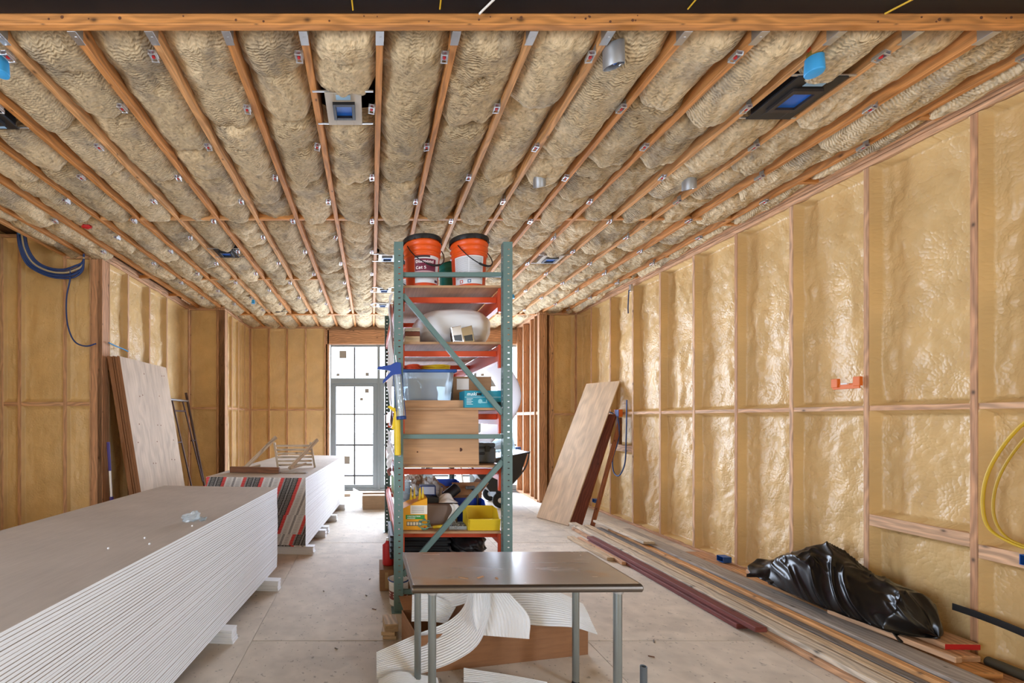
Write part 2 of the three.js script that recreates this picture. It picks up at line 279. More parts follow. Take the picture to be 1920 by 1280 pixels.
{ // the part of the building behind the camera, with unseen openings added to let extra daylight in
  const r = structure('wall_rear', [0, 0, 3.2]);
  part(r, 'wall_panel', boxGeo(9.2, 4.0, 0.14, 0.003), foamMat, [-0.3, 2.0, 0.21]);
  const s = structure('wall_left_side', [-4.66, 0, 0]);
  for (const [z0, z1, y0, y1] of [[-5.5, -0.2, 0, 4.0], [2.95, 3.34, 0, 4.0], [-0.2, 2.95, 3.1, 4.0], [-0.2, 2.95, 0, 0.45]]) part(s, 'wall_panel', boxGeo(0.14, y1 - y0, z1 - z0, 0.003), foamMat, [-0.07, (y0 + y1) / 2, (z0 + z1) / 2]);
  const j = structure('wall_right_near', [4.1, 0, 0]);
  for (const [z0, z1, y0, y1] of [[-0.36, 0.3, 0, 4.0], [2.9, 3.34, 0, 4.0], [0.3, 2.9, 3.1, 4.0], [0.3, 2.9, 0, 0.5]]) part(j, 'wall_panel', boxGeo(0.14, y1 - y0, z1 - z0, 0.003), foamMat, [0, (y0 + y1) / 2, (z0 + z1) / 2]);
}

// ---------------------------------------------------------------- ceiling: deck, joists, wool, clips, hangers
const JX = (k) => 0.043 + 0.406 * k;
const ceiling = structure('ceiling');
const HOUSINGS = [[-1, 2.80, 0.29], [6, 2.71, 0.36], [-7, 2.85, 0.28], [-5, 5.25, 0.26], [5, 5.45, 0.28], [0, 5.40, 0.24], [0, 6.75, 0.24], [0, 7.65, 0.24], [-5, 8.02, 0.2]];   // joist bay, distance, length of each light housing
{
  part(ceiling, 'deck', boxGeo(9.6, 0.06, 13.4, 0.002), M.deck, [-0.5, 4.0, -3.15]);
  const JH = 0.24, y = ROOF + JH / 2, hangerGeo = merge([at(boxGeo(0.044, 0.003, 0.085, 0.001), 0, 0, 0), at(boxGeo(0.003, 0.2, 0.06, 0.001), -0.0215, 0.1, 0.01), at(boxGeo(0.003, 0.2, 0.06, 0.001), 0.0215, 0.1, 0.01), at(boxGeo(0.012, 0.002, 0.012, 0.001), 0.003, -0.002, 0.005)]);
  for (let k = -9; k <= 9; k++) {
    const far = k < -6 ? (JX(k) < -3.4 ? 5.33 : 7.88) : 9.48;
    part(ceiling, 'joist', boxGeo(0.040, JH, far - 2.242, 0.003), pick(M.joist, M.joist, M.joist2, M.joist3), [JX(k), y, -(far + 2.242) / 2]);
    part(ceiling, 'joist_hanger', hangerGeo, M.galv, [JX(k), ROOF - 0.0022, -2.285]);
    if (k < 9) {
      const cx = (JX(k) + JX(k + 1)) / 2;
      if (k > -8) part(ceiling, 'blocking', boxGeo(0.364, 0.2, 0.038, 0.003), pick(M.joist, M.joist3), [cx, ROOF + 0.1, -4.38]);
      if (k > -8 && k < -2) part(ceiling, 'blocking', boxGeo(0.364, 0.2, 0.038, 0.003), M.joist3, [cx, ROOF + 0.1, -6.27]);
    }
  }
  // edge boards along the side walls
  part(ceiling, 'edge_board', boxGeo(0.038, 0.16, 6.0, 0.003), M.plate, [3.90, ROOF + 0.10, -5.24]);
  part(ceiling, 'edge_board', boxGeo(0.05, 0.24, 3.2, 0.003), M.joist3, [-3.86, ROOF + 0.12, -3.75]);
  part(ceiling, 'cross_beam', boxGeo(6.6, 0.19, 0.09, 0.003), M.joist2, [0.6, ROOF + 0.085, -8.35]);
  for (const x of [-3.3, 3.78]) for (const d of [2.9, 3.7, 4.5, 5.4, 6.2, 7.1]) if (x > 0 || d > 5.4) part(ceiling, 'edge_block', boxGeo(0.16, 0.04, 0.038, 0.002), M.joist, [x, ROOF + 0.02, -d]);

  // rock wool batts pressed between the joists
  function batt(w, len) {
    const s = Math.floor(rr(1, 900)), sag = rr(0.02, 0.055), twist = rr(-0.25, 0.25), lobe = rr(0.03, 0.1), nx = 22, ny = Math.max(14, Math.round(len * 42)), up = rr(0.04, 0.08), lift = rr(-0.018, 0.018);
    const g = surface((u, v) => {
      const a = 2 * u - 1, t = v * 1.12, end = smooth(0.94, 1.12, t), start = smooth(0.2, 0, t);
      const edge = Math.pow(Math.abs(a), 2.6);
      const ft = fbm(u * 3 + 5, v * len * 7, s, 3) - 0.5, fine = fbm(u * 9, v * len * 24, s + 9, 3) - 0.5, crease = Math.exp(-(((v - 0.45 - 0.1 * a * twist - 0.12 * (vn(u * 4, 1, s) - 0.5)) / 0.03) ** 2)) * (s % 3 ? 0 : 0.02);
      let yy = ROOF + 0.015 - sag * (1 - edge) * (0.55 + 0.55 * Math.min(t, 1)) + edge * up - 0.06 * ft - 0.03 * fine + end * end * 0.13 + start * 0.075 + lift + crease;
      const z = -(Math.min(t, 1.02) * len + lobe * (1 - a * a) * smooth(0.5, 1, t) + twist * a * 0.12 * smooth(0.3, 1, t) + 0.05 * (vn(u * 5, 3, s + 4) - 0.5) * smooth(0.7, 1, t) + end * 0.02);
      return [a * w / 2, yy, z];
    }, nx, ny, 0, w, len);
    const uv = g.attributes.uv.array, ou = rr(0, 4), ov = rr(0, 4); for (let i = 0; i < uv.length; i += 2) { uv[i] += ou; uv[i + 1] += ov; }
    const id = g.index.array; for (let i = 0; i < id.length; i += 3) { const q = id[i]; id[i] = id[i + 1]; id[i + 1] = q; } g.computeVertexNormals();
    return g;
  }
  const bays = []; for (let k = -9; k < 9; k++) bays.push([(JX(k) + JX(k + 1)) / 2, 0.372, k]);
  bays.push([(JX(9) + 3.9) / 2 + 0.005, 3.87 - JX(9) - 0.01, 9], [-3.73, 0.21, -10]);
  for (const [cx, w, k] of bays) {
    const end = cx < -3.3 ? 5.33 : cx < -2.7 ? 7.88 : 8.30;
    for (const [a, b] of [[2.25, 4.355], [4.405, end]]) {
      const cuts = []; let z0 = a; for (const [hk, hd, hl] of HOUSINGS.filter((q) => q[0] === k && q[1] > a && q[1] < b).sort((p, q) => p[1] - q[1])) { cuts.push([z0, hd - hl / 2 - 0.03]); z0 = hd + hl / 2 - 0.02; } cuts.push([z0, b]);
      for (const [c0, c1] of cuts) { let z = c0; while (c1 - z > 0.05) { let L = rr(0.42, 1.0); if (c1 - z - L < 0.35) L = c1 - z; part(ceiling, 'insulation_batt', batt(w, L), pick(...woolMats), [cx, 0, -z]); z += L; } }
    }
    if (end > 8) part(ceiling, 'insulation_batt', batt(w, 1.05), woolMats[2], [cx, 0, -8.41]);
  }
  // resilient sound clips
  const clipPlate = merge([at(boxGeo(0.040, 0.003, 0.062, 0.001), 0, 0, 0), at(boxGeo(0.008, 0.022, 0.062, 0.001), -0.016, -0.008, 0), at(boxGeo(0.008, 0.022, 0.062, 0.001), 0.016, -0.008, 0), at(boxGeo(0.003, 0.05, 0.04, 0.001), 0.0205, 0.02, 0), at(boxGeo(0.04, 0.004, 0.008, 0.001), 0, -0.02, 0.026), at(boxGeo(0.04, 0.004, 0.008, 0.001), 0, -0.02, -0.026)]);
  const pad = new THREE.CylinderGeometry(0.009, 0.009, 0.014, 10);
  for (let k = -8; k <= 9; k++) for (let i = 0; i < 8; i++) {
    const d = 2.78 + 0.795 * i - (Math.abs(k) % 2 ? 0.4 : 0); if (d > 8.2 || (JX(k) < -3.2 && d > 5.2) || (JX(k) < -2.7 && d > 7.8)) continue;
    const g = new THREE.Group(); g.name = 'sound_clip'; const sd = k % 3 === 0 ? -1 : 1;
    g.position.set(JX(k) - 0.042 + (d > 4 && sd > 0 ? 0.0 : 0), ROOF - 0.012 + rr(-0.004, 0.004), -d); g.rotation.set(0, rr(-0.12, 0.12), rr(-0.25, 0.1)); ceiling.add(g);
    part(g, 'clip_plate', clipPlate, M.galv); part(g, 'rubber_pad', pad, M.red, [0, -0.010, 0]);
  }
}

// ---------------------------------------------------------------- windows at the back
const WZ = -9.62;
for (let n = 0; n < 4; n++) {
  const w = 1.085, x = -0.93 + n * w, g = structure('window_' + (n + 1), [x, 0, WZ]);
  const bar = (x0, x1, y0, y1, nm = 'frame', t = 0.07) => part(g, nm, boxGeo(x1 - x0, y1 - y0, t, 0.003), nm === 'glazing_bar' ? M.bronze : M.alu, [(x0 + x1) / 2, (y0 + y1) / 2, 0]);
  bar(0, 0.03, 0, 3.27, 'jamb', 0.1); bar(w - 0.03, w, 0, 3.27, 'jamb', 0.1); bar(0.03, w - 0.03, 3.22, 3.27, 'head', 0.1); bar(0.03, w - 0.03, 2.4, 2.52, 'transom_bar', 0.1); bar(0.03, w - 0.03, 0, 0.05, 'sill', 0.12);
  bar(0.03, 0.13, 0.05, 2.4, 'door_stile', 0.06); bar(w - 0.13, w - 0.03, 0.05, 2.4, 'door_stile', 0.06); bar(0.13, w - 0.13, 0.05, 0.13, 'door_rail', 0.06); bar(0.13, w - 0.13, 2.33, 2.4, 'door_rail', 0.06);
  bar(w / 2 - 0.016, w / 2 + 0.016, 0.13, 2.33, 'glazing_bar', 0.045); bar(w / 2 - 0.016, w / 2 + 0.016, 2.52, 3.22, 'glazing_bar', 0.045);
  const ys = [0.13, 0.33, 1.02, 1.71, 2.33];
  for (let i = 1; i < 4; i++) for (const [a, b] of [[0.13, w / 2 - 0.016], [w / 2 + 0.016, w - 0.13]]) bar(a, b, ys[i] - 0.016, ys[i] + 0.016, 'glazing_bar', 0.045);
  const pane = (x0, x1, y0, y1) => part(g, 'glass_pane', new THREE.PlaneGeometry(x1 - x0, y1 - y0), M.glass, [(x0 + x1) / 2, (y0 + y1) / 2, 0]);
  for (const [a, b] of [[0.13, w / 2 - 0.016], [w / 2 + 0.016, w - 0.13]]) for (let i = 0; i < 4; i++) pane(a, b, ys[i] + (i ? 0.012 : 0), ys[i + 1] - (i < 3 ? 0.012 : 0));
  pane(0.03, w / 2 - 0.016, 2.52, 3.22); pane(w / 2 + 0.016, w - 0.03, 2.52, 3.22);
  for (const [sx, sy, sw, sh] of [[0.28, 3.06, 0.16, 0.17], [0.17, 2.6, 0.07, 0.06], [0.83, 2.61, 0.08, 0.08], [0.82, 2.24, 0.09, 0.09], [0.7, 2.05, 0.07, 0.06], [0.35, 0.68, 0.17, 0.17]])
    part(g, 'sticker', boxGeo(sw, sh, 0.002, 0.0004), std(0x9a958c, 0.7), [sx, sy, 0.006]);
}
part(scene, numbered('exterior_ground'), boxGeo(60, 0.1, 40, 0.01), std(0xb9b3a8, 0.9), [0, -0.16, -30.2]).userData = { kind: 'structure' };

// ---------------------------------------------------------------- steel beam and its nailer at the front of the ceiling
{
  const g = group('steel_beam', 'dark steel beam spanning the ceiling above the wooden nailer', 'beam', [-0.75, 3.70, -2.06]);
  part(g, 'bottom_flange', boxGeo(9.8, 0.022, 0.27, 0.003), M.darkSteel, [0, 0.011, 0]);
  part(g, 'web', boxGeo(9.8, 0.2, 0.014, 0.002), M.darkSteel, [0, 0.12, 0]);
  part(g, 'top_flange', boxGeo(9.8, 0.022, 0.27, 0.003), M.darkSteel, [0, 0.23, 0]);
  const n = group('ceiling_nailer', 'long knotty wooden nailer under the edge of the steel beam', 'timber', [-0.75, 3.65, -2.218]);
  part(n, 'nailer_board', boxGeo(9.8, 0.3, 0.04, 0.003), M.joist, [0, 0.15, 0]);
  for (let i = 0; i < 40; i++) { const r = rr(0.003, 0.009); part(n, 'knot', new THREE.CylinderGeometry(r, r, 0.0016, 9), M.brown, [rr(-2.2, 4.2), rr(0.012, 0.045), 0.0203], [Math.PI / 2, 0, 0]); }
}

// ---------------------------------------------------------------- drywall stacks
const endTex = canvasTex(1024, 48, (g, w, h) => {              // printed end tape: one 0.46 m repeat
  g.fillStyle = '#dcdad6'; g.fillRect(0, 0, w, h);
  const blk = (x, ww, c) => { g.fillStyle = c; g.fillRect(x, 3, ww, h - 6); };
  blk(0, 150, '#1b1a1c'); blk(150, 40, '#8d8b8a'); blk(190, 150, '#1b1a1c'); blk(340, 90, '#d8312f'); blk(632, 60, '#8d8b8a'); blk(894, 90, '#d8312f'); blk(984, 40, '#8d8b8a');
  g.textBaseline = 'middle'; g.textAlign = 'center'; g.font = 'bold 26px sans-serif'; g.fillStyle = '#d8d6d2';
  g.fillText('5/8-10', 75, h / 2 + 1); g.fillText('5/8-10', 265, h / 2 + 1);
  g.fillStyle = '#2a292b'; g.fillText('OPABCO', 531, h / 2 + 1); g.fillText('OPABCO', 793, h / 2 + 1);
  g.fillStyle = '#f3c9c4'; g.fillText('◇', 385, h / 2); g.fillText('◇', 939, h / 2);
});
const gypEnd = std(0xffffff, 0.75, { map: endTex });
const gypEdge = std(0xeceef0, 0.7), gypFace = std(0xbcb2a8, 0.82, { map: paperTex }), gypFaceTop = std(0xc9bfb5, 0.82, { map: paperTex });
function sheetGeo(w, t, l, shift, back) {                       // edges rounded a little so that the joints read as lines
  const c = 0.0014, hw = w / 2, ht = t / 2 - 0.0004;
  const prof = [[-hw, -ht + c], [-hw + c, -ht], [hw - c, -ht], [hw, -ht + c], [hw, ht - c], [hw - c, ht], [-hw + c, ht], [-hw, ht - c]];
  const pos = [], uv = [], groups = [[], [], []]; let n = 0; const idx = [[], [], []];
  const v = (x, y, z, u, vv) => { pos.push(x, y, z); uv.push(u, vv); return n++; };
  for (let i = 0; i < 8; i++) { const [x0, y0] = prof[i], [x1, y1] = prof[(i + 1) % 8], m = i % 4 === 3 ? 0 : 1;
    const a = v(x0, y0, l / 2, x0, -l / 2), b = v(x1, y1, l / 2, x1, -l / 2), cc = v(x1, y1, -l / 2, x1, l / 2), d = v(x0, y0, -l / 2, x0, l / 2); idx[m].push(a, cc, b, a, d, cc); }
  for (const s of [1, -1]) { const ids = prof.map(([x, y]) => v(x, y, s * l / 2, x / 0.46 + shift, (y + t / 2) / t)); for (let i = 1; i < 7; i++) idx[2].push(ids[0], s > 0 ? ids[i] : ids[i + 1], s > 0 ? ids[i + 1] : ids[i]); }
  const g = new THREE.BufferGeometry(); g.setAttribute('position', new THREE.Float32BufferAttribute(pos, 3)); g.setAttribute('uv', new THREE.Float32BufferAttribute(uv, 2));
  g.setIndex([...idx[0], ...idx[1], ...idx[2]]); let st = 0; idx.forEach((a, i) => { g.addGroup(st, a.length, i); st += a.length; });
  const q = g.toNonIndexed(); q.computeVertexNormals(); return q;
}
function drywallStack(cx, cz, ry, w, l, y0, y1, t, labelTop, label, grp) {
  const N = Math.round((y1 - y0) / t), wob = rr(0, 9);
  for (let i = 0; i < N; i++) {
    const top = i === N - 1, sh = 0.012 * (vn(i * 0.12, 1, 200 + wob) - 0.5) + rr(-0.0015, 0.0015);
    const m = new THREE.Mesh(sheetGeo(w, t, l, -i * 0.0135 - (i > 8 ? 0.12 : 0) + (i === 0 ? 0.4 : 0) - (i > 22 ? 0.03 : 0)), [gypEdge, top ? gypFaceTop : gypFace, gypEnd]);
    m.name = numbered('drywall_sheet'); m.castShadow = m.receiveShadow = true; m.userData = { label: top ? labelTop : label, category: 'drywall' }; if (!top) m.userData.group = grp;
    m.position.set(cx + Math.cos(ry) * sh, y0 + t * (i + 0.5), cz - Math.sin(ry) * sh); m.rotation.y = ry; scene.add(m);
  }
}
const SA = -0.087;                                              // both stacks lie turned by five degrees
{
  const place = (rx, fz, w, l, far) => { const c = Math.cos(SA), s = Math.sin(SA), lx = -w / 2, lz = far ? l / 2 : -l / 2; return [rx + c * lx + s * lz, fz - s * lx + c * lz]; };
  const [ax, az] = place(-0.967, -4.37, 1.22, 3.66, true);       // right far corner at (-0.967, -4.37)
  drywallStack(ax, az, SA, 1.22, 3.66, 0.10, 0.915, 0.0163, 'topmost grey-brown faced drywall sheet of the near stack', 'white-edged drywall sheet within the near stack', 'drywall sheets in the near stack');
  const [bx, bz] = place(-0.78, -5.04, 1.22, 3.05, false);       // right near corner at (-0.78, -5.04)
  drywallStack(bx, bz, SA, 1.22, 3.05, 0.10, 0.915, 0.0163, 'topmost pale drywall sheet of the far stack under the white slatted frame', 'drywall sheet with printed black and red end in the far stack', 'drywall sheets in the far stack');
  const strip = boxGeo(1.3, 0.0158, 0.09, 0.002);
  const spot = (rx, fz, along, name, label, off = 0.05) => {
    const g = group(name, label, 'spacer', [rx + Math.sin(SA) * along - 0.60 + off, 0, fz + Math.cos(SA) * along], SA);
    for (let i = 0; i < 6; i++) part(g, 'gypsum_strip', strip, gypEdge, [rr(-0.006, 0.006), 0.0083 + i * 0.0165, rr(-0.004, 0.004)]);
  };
  spot(-0.967, -4.37, 0.28, 'gypsum_spacer', 'pile of gypsum strips propping the far end of the near drywall stack', 0.07);
  spot(-0.967, -4.37, 1.22, 'gypsum_spacer', 'pile of gypsum strips propping the middle of the near drywall stack', 0.03);
  spot(-0.967, -4.37, 2.02, 'gypsum_spacer', 'pile of gypsum strips sticking out under the camera end of the near drywall stack', 0.06);
  for (const [i, a] of [0.12, 0.85, 1.05, 1.75, 2.6].entries()) spot(-0.78, -5.04, -a, 'gypsum_spacer', ['first', 'second', 'third', 'fourth', 'fifth'][i] + ' gypsum spacer from the printed end under the far drywall stack', 0.035);
}
// crumpled plastic on the near stack, a few crumbs
{
  const s = 333, g = surface((u, v) => { const th = u * 6.283, ph = v * Math.PI, r = 0.034 * (0.6 + 0.9 * vn3(Math.cos(th) * Math.sin(ph) * 3 + 4, Math.sin(th) * Math.sin(ph) * 3 + 4, Math.cos(ph) * 3 + 4, s)); return [1.5 * r * Math.sin(ph) * Math.cos(th) + 0.02 * Math.cos(ph), r * Math.cos(ph) + 0.026, r * Math.sin(ph) * Math.sin(th)]; }, 30, 20);
  thing('crumpled_plastic', 'small crumpled clear plastic wrapper on the near drywall stack', 'plastic', g, M.clear, [-1.24, 0.916, -2.93]);
  const tail = surface((u, v) => [0.05 * u, 0.012 + 0.014 * Math.sin(u * 7 + v * 3), 0.03 * (v - 0.5)], 12, 8, 0.001);
  thing('plastic_scrap', 'torn clear plastic tail beside the crumpled wrapper on the near stack', 'plastic', tail, M.clear, [-1.185, 0.917, -2.93]);
  [[-1.17, -2.78], [-1.33, -2.5], [-1.24, -2.38], [-1.42, -2.3]].forEach(([x, z], i) => thing('gypsum_crumb', 'tiny gypsum crumb on top of the near drywall stack', 'crumb', new THREE.IcosahedronGeometry(0.006, 1), gypEdge, [x, 0.92, z], [i, i, 0], 'gypsum crumbs on the near stack'));
}

// ---------------------------------------------------------------- white slatted frame and brown board on the far stack
{
  const g = group('slatted_frame', 'small white slatted wooden frame propped on the far drywall stack', 'frame', [-1.42, 0.918, -5.95], 0.12);
  const b = (a, c, w, h, nm, m = M.white) => part(g, nm, barBetween(a, c, w, h), m);
  b([-0.32, 0.02, 0.22], [0.08, 0.44, -0.05], 0.03, 0.045, 'arm_rail'); b([0.28, 0.02, 0.22], [0.66, 0.40, -0.05], 0.03, 0.045, 'arm_rail');
  b([0.10, 0.0, -0.12], [0.06, 0.36, -0.02], 0.03, 0.04, 'back_post'); b([0.62, 0.0, -0.12], [0.56, 0.36, -0.02], 0.03, 0.04, 'back_post');
  for (let i = 0; i < 6; i++) b([0.08, 0.04 + i * 0.055, -0.10 + i * 0.013], [0.58, 0.04 + i * 0.055, -0.10 + i * 0.013], 0.012, 0.03, 'slat');
  b([0.30, 0.03, 0.24], [0.5, 0.07, 0.05], 0.025, 0.03, 'brace'); b([-0.28, 0.03, 0.24], [-0.12, 0.06, 0.1], 0.025, 0.03, 'brace');
  const h = group('brown_board', 'brown weathered board lying in front of the white slatted frame', 'board', [-1.50, 0.918, -5.56], -0.14);
  part(h, 'plank', boxGeo(0.66, 0.075, 0.05, 0.003), M.brown, [0, 0.0375, 0.06]); part(h, 'thin_slat', boxGeo(0.95, 0.012, 0.08, 0.002), M.grey, [0.2, 0.006, -0.005]);
}

// ---------------------------------------------------------------- plywood leaning on the left wall, scaffold frame, pole
{
  const dir = Math.atan2(0.38, 2.4);                            // lean towards the wall
  const edgeMat = ply(0x9a6a42), faceMat = ply(0xd0bda8);
  for (let i = 0; i < 8; i++) {
    const g = group('plywood_sheet', i === 7 ? 'front plywood sheet with screw holes leaning on the left foam wall' : 'plywood sheet behind the front one leaning on the left foam wall', 'plywood', [-2.81 - (7 - i) * 0.0205, 0.002, -5.40 - 0.61 + rr(-0.02, 0.02)], 0, i === 7 ? undefined : 'plywood sheets leaning on the left wall');
    g.rotation.z = dir;
    part(g, 'panel', boxGeo(0.018, 2.44 - (i % 3) * 0.01, 1.22, 0.001), i === 7 ? faceMat : edgeMat, [-0.009, 1.22, 0]);
    if (i === 7) { for (let k = 0; k < 24; k++) part(g, 'screw_hole', new THREE.CylinderGeometry(0.009, 0.009, 0.003, 8), M.brown, [0.0005, [0.35, 0.62, 1.02, 1.32, 1.55, 1.95, 2.28][k % 7] + rr(-0.02, 0.02), -0.52 + (k * 0.37) % 1.05 + rr(-0.03, 0.03)], [0, 0, Math.PI / 2]);
      part(g, 'edge_band', boxGeo(0.0175, 2.43, 0.003, 0.0005), edgeMat, [-0.009, 1.22, 0.612]); }
  }
  const f = group('scaffold_frame', 'rusty steel scaffold end frame leaning on the foam wall behind the plywood', 'scaffold', [-2.93, 0, -7.28]); f.rotation.z = Math.atan2(0.40, 2.0);
  const rusty = std(0x5a4a48, 0.55, { metalness: 0.5 }), cyl = (a, b, r) => tube([a, [(a[0] + b[0]) / 2, (a[1] + b[1]) / 2, (a[2] + b[2]) / 2], b], r, 6, 10);
  part(f, 'post', cyl([0, 0, 0.4], [0, 2.12, 0.4], 0.021), std(0x35507e, 0.5)); part(f, 'post', cyl([0, 0, -0.4], [0, 2.12, -0.4], 0.021), rusty);
  part(f, 'top_bar', cyl([0, 1.97, 0.4], [0, 1.97, -0.4], 0.021), M.galv); part(f, 'cross_bar', cyl([0, 1.78, 0.2], [0, 1.78, -0.22], 0.014), rusty);
  part(f, 'inner_brace', cyl([0, 1.97, 0.2], [0, 0.5, 0.12], 0.014), rusty); part(f, 'inner_brace', cyl([0, 1.97, -0.2], [0, 0.5, -0.36], 0.014), rusty);
  part(f, 'red_sleeve', cyl([0, 0.05, -0.4], [0, 0.42, -0.4], 0.026), M.red); part(f, 'coupling', cyl([0, 1.25, -0.24], [0, 1.25, -0.4], 0.014), rusty); part(f, 'coupling', cyl([0, 1.25, 0.18], [0, 1.25, 0.4], 0.014), rusty);
  const p = group('extension_pole', 'purple and white pole standing in the shade behind the leaning plywood', 'pole', [-3.12, 0, -5.18]); p.rotation.z = 0.06;
  part(p, 'shaft', new THREE.CylinderGeometry(0.012, 0.012, 1.0, 12), M.whitePlastic, [0, 0.5, 0]); part(p, 'grip', new THREE.CylinderGeometry(0.018, 0.016, 0.35, 12), std(0x3a2a78, 0.5), [0, 1.16, 0]); part(p, 'lock_ring', new THREE.CylinderGeometry(0.02, 0.02, 0.1, 12), std(0x3a2a78, 0.5), [0, 0.62, 0]);
  const k = group('black_case', 'small black case on the floor at the foot of the shaded foam wall', 'case', [-4.2, 0, -5.1]); part(k, 'body', boxGeo(0.3, 0.1, 0.12, 0.01), M.black, [0, 0.05, 0]); part(k, 'lid', boxGeo(0.3, 0.03, 0.12, 0.008), M.black, [0, 0.117, 0]);
}

// ---------------------------------------------------------------- pallet rack
const RX0 = 0.225, RX1 = 1.138, RZ0 = -3.6, RZ1 = -6.1, RH = 3.09, LEV = [2.75, 2.27, 1.71, 1.22, 0.66];
{
  const rack = group('pallet_rack', 'tall teal pallet rack with orange beams in the middle of the room', 'rack', [0, 0, 0]);
  function plate(w, h, holes) {                                // steel strip with punched slots
    const s = new THREE.Shape([[-w / 2, 0], [w / 2, 0], [w / 2, h], [-w / 2, h]].map(([x, y]) => new THREE.Vector2(x, y)));
    for (let y = 0.08; y < h - 0.03; y += 0.0508) for (const [hx, hw, hh] of holes) { const p = new THREE.Path(); p.moveTo(hx - hw, y - hh); p.lineTo(hx + hw, y - hh); p.lineTo(hx + hw, y + hh); p.lineTo(hx - hw, y + hh); p.closePath(); s.holes.push(p); }
    return new THREE.ExtrudeGeometry(s, { depth: 0.002, bevelEnabled: false });
  }
  const postGeo = () => merge([plate(0.076, RH, [[0.006, 0.009, 0.004]]), at(plate(0.07, RH, [[0, 0.006, 0.008]]), -0.037, 0, -0.034, 0, Math.PI / 2, 0), at(plate(0.07, RH, [[0, 0.006, 0.008]]), 0.035, 0, -0.034, 0, Math.PI / 2, 0)]);
  const pg = postGeo();
  for (const [z, flip] of [[RZ0, 0], [RZ1, 1]]) for (const x of [RX0, RX1]) {
    part(rack, 'post', pg, M.teal, [x, 0.005, z + (flip ? -0.034 : 0.034)], [0, flip ? Math.PI : 0, 0]);
    part(rack, 'foot_plate', boxGeo(0.12, 0.006, 0.13, 0.001), M.teal, [x, 0.003, z]);
  }
  for (const z of [RZ0, RZ1]) {
    for (const y of [2.83, 1.467, 0.16]) part(rack, 'cross_strut', boxGeo(RX1 - RX0 - 0.076, 0.038, 0.03, 0.003), M.teal, [(RX0 + RX1) / 2, y, z]);
    const z2 = z + (z === RZ0 ? 0.005 : 0);
    part(rack, 'diagonal_brace', barBetween([RX0 + 0.035, 2.66, z2], [RX1 - 0.035, 1.66, z2], 0.03, 0.042), M.teal);
    part(rack, 'diagonal_brace', barBetween([RX1 - 0.035, 1.26, z2], [RX0 + 0.035, 0.30, z2], 0.03, 0.042), M.teal);
  }
  const beamProfile = [[0, 0], [0.045, 0], [0.045, 0.105], [0.028, 0.105], [0.028, 0.135], [0, 0.135]];
  for (const y of LEV) {
    const L = Math.abs(RZ1 - RZ0) - 0.08;
    for (const [x, s] of [[RX0, 1], [RX1, -1]]) {
      const bm = extrude(beamProfile.map(([a, b]) => [s * (a - 0.0225) * -1, b]), L); part(rack, 'beam', bm, M.orange, [x, y - 0.145, RZ1 + 0.04]);
      for (const z of [RZ0 - 0.055, RZ1 + 0.055]) part(rack, 'beam_connector', boxGeo(0.05, 0.2, 0.04, 0.003), M.orange, [x + s * 0.03, y - 0.12, z]);
    }
    for (const z of [RZ0 - 0.22, (RZ0 + RZ1) / 2, RZ1 + 0.35]) part(rack, 'pallet_support', boxGeo(RX1 - RX0 - 0.05, 0.05, 0.035, 0.003), M.orange, [(RX0 + RX1) / 2, y - 0.075, z]);
    const d = part(rack, 'shelf_deck', boxGeo(RX1 - RX0 - 0.085, 0.019, Math.abs(RZ1 - RZ0) - 0.05, 0.001), ply(0xc9a27c), [(RX0 + RX1) / 2, y - 0.0097, (RZ0 + RZ1) / 2]);
  }
}
// buckets on the top shelf
function bucketLabel(kind) {
  return canvasTex(1024, 320, (g, w, h) => {
    const body = kind === 'teal' ? '#1c8a80' : '#d4481c'; g.fillStyle = body; g.fillRect(0, 0, w, h);
    const rect = (x, y, ww, hh, c) => { g.fillStyle = c; g.fillRect(x, y, ww, hh); };
    if (kind === 'brand') {
      rect(120, 10, 270, 290, '#dfe2e8'); rect(120, 10, 150, 22, '#3a3038'); rect(122, 45, 215, 130, '#7a2b45'); g.fillStyle = '#fff'; g.font = 'bold 42px sans-serif'; g.fillText('Diamond', 128, 90); g.fillText('Cat 5', 130, 155);
      rect(122, 178, 225, 30, '#d9a4a8'); rect(122, 196, 215, 26, '#5a2238'); rect(330, 262, 50, 26, '#4c2a44'); rect(640, 10, 250, 290, '#dfe2e8'); g.fillStyle = '#777'; for (let i = 0; i < 18; i++) g.fillRect(655, 30 + i * 14, 220, 5);
    } else if (kind === 'text') {
      rect(60, 10, 300, 300, '#dfe3e8'); g.fillStyle = '#9aa0a6'; for (let i = 0; i < 19; i++) { g.fillRect(74, 26 + i * 12, 128, 4); g.fillRect(214, 26 + i * 12, 128, 4); } rect(440, 10, 220, 300, '#dfe3e8');
      g.strokeStyle = '#c64a2c'; g.lineWidth = 8; g.strokeRect(120, 270, 26, 26); g.strokeStyle = '#4a6a8c'; g.strokeRect(200, 270, 26, 26); g.fillStyle = '#9aa0a6'; for (let i = 0; i < 19; i++) g.fillRect(454, 26 + i * 12, 190, 4);
    } else { rect(0, 190, w, 130, '#dfe3e6'); rect(0, 170, w, 24, '#222'); }
  });
}
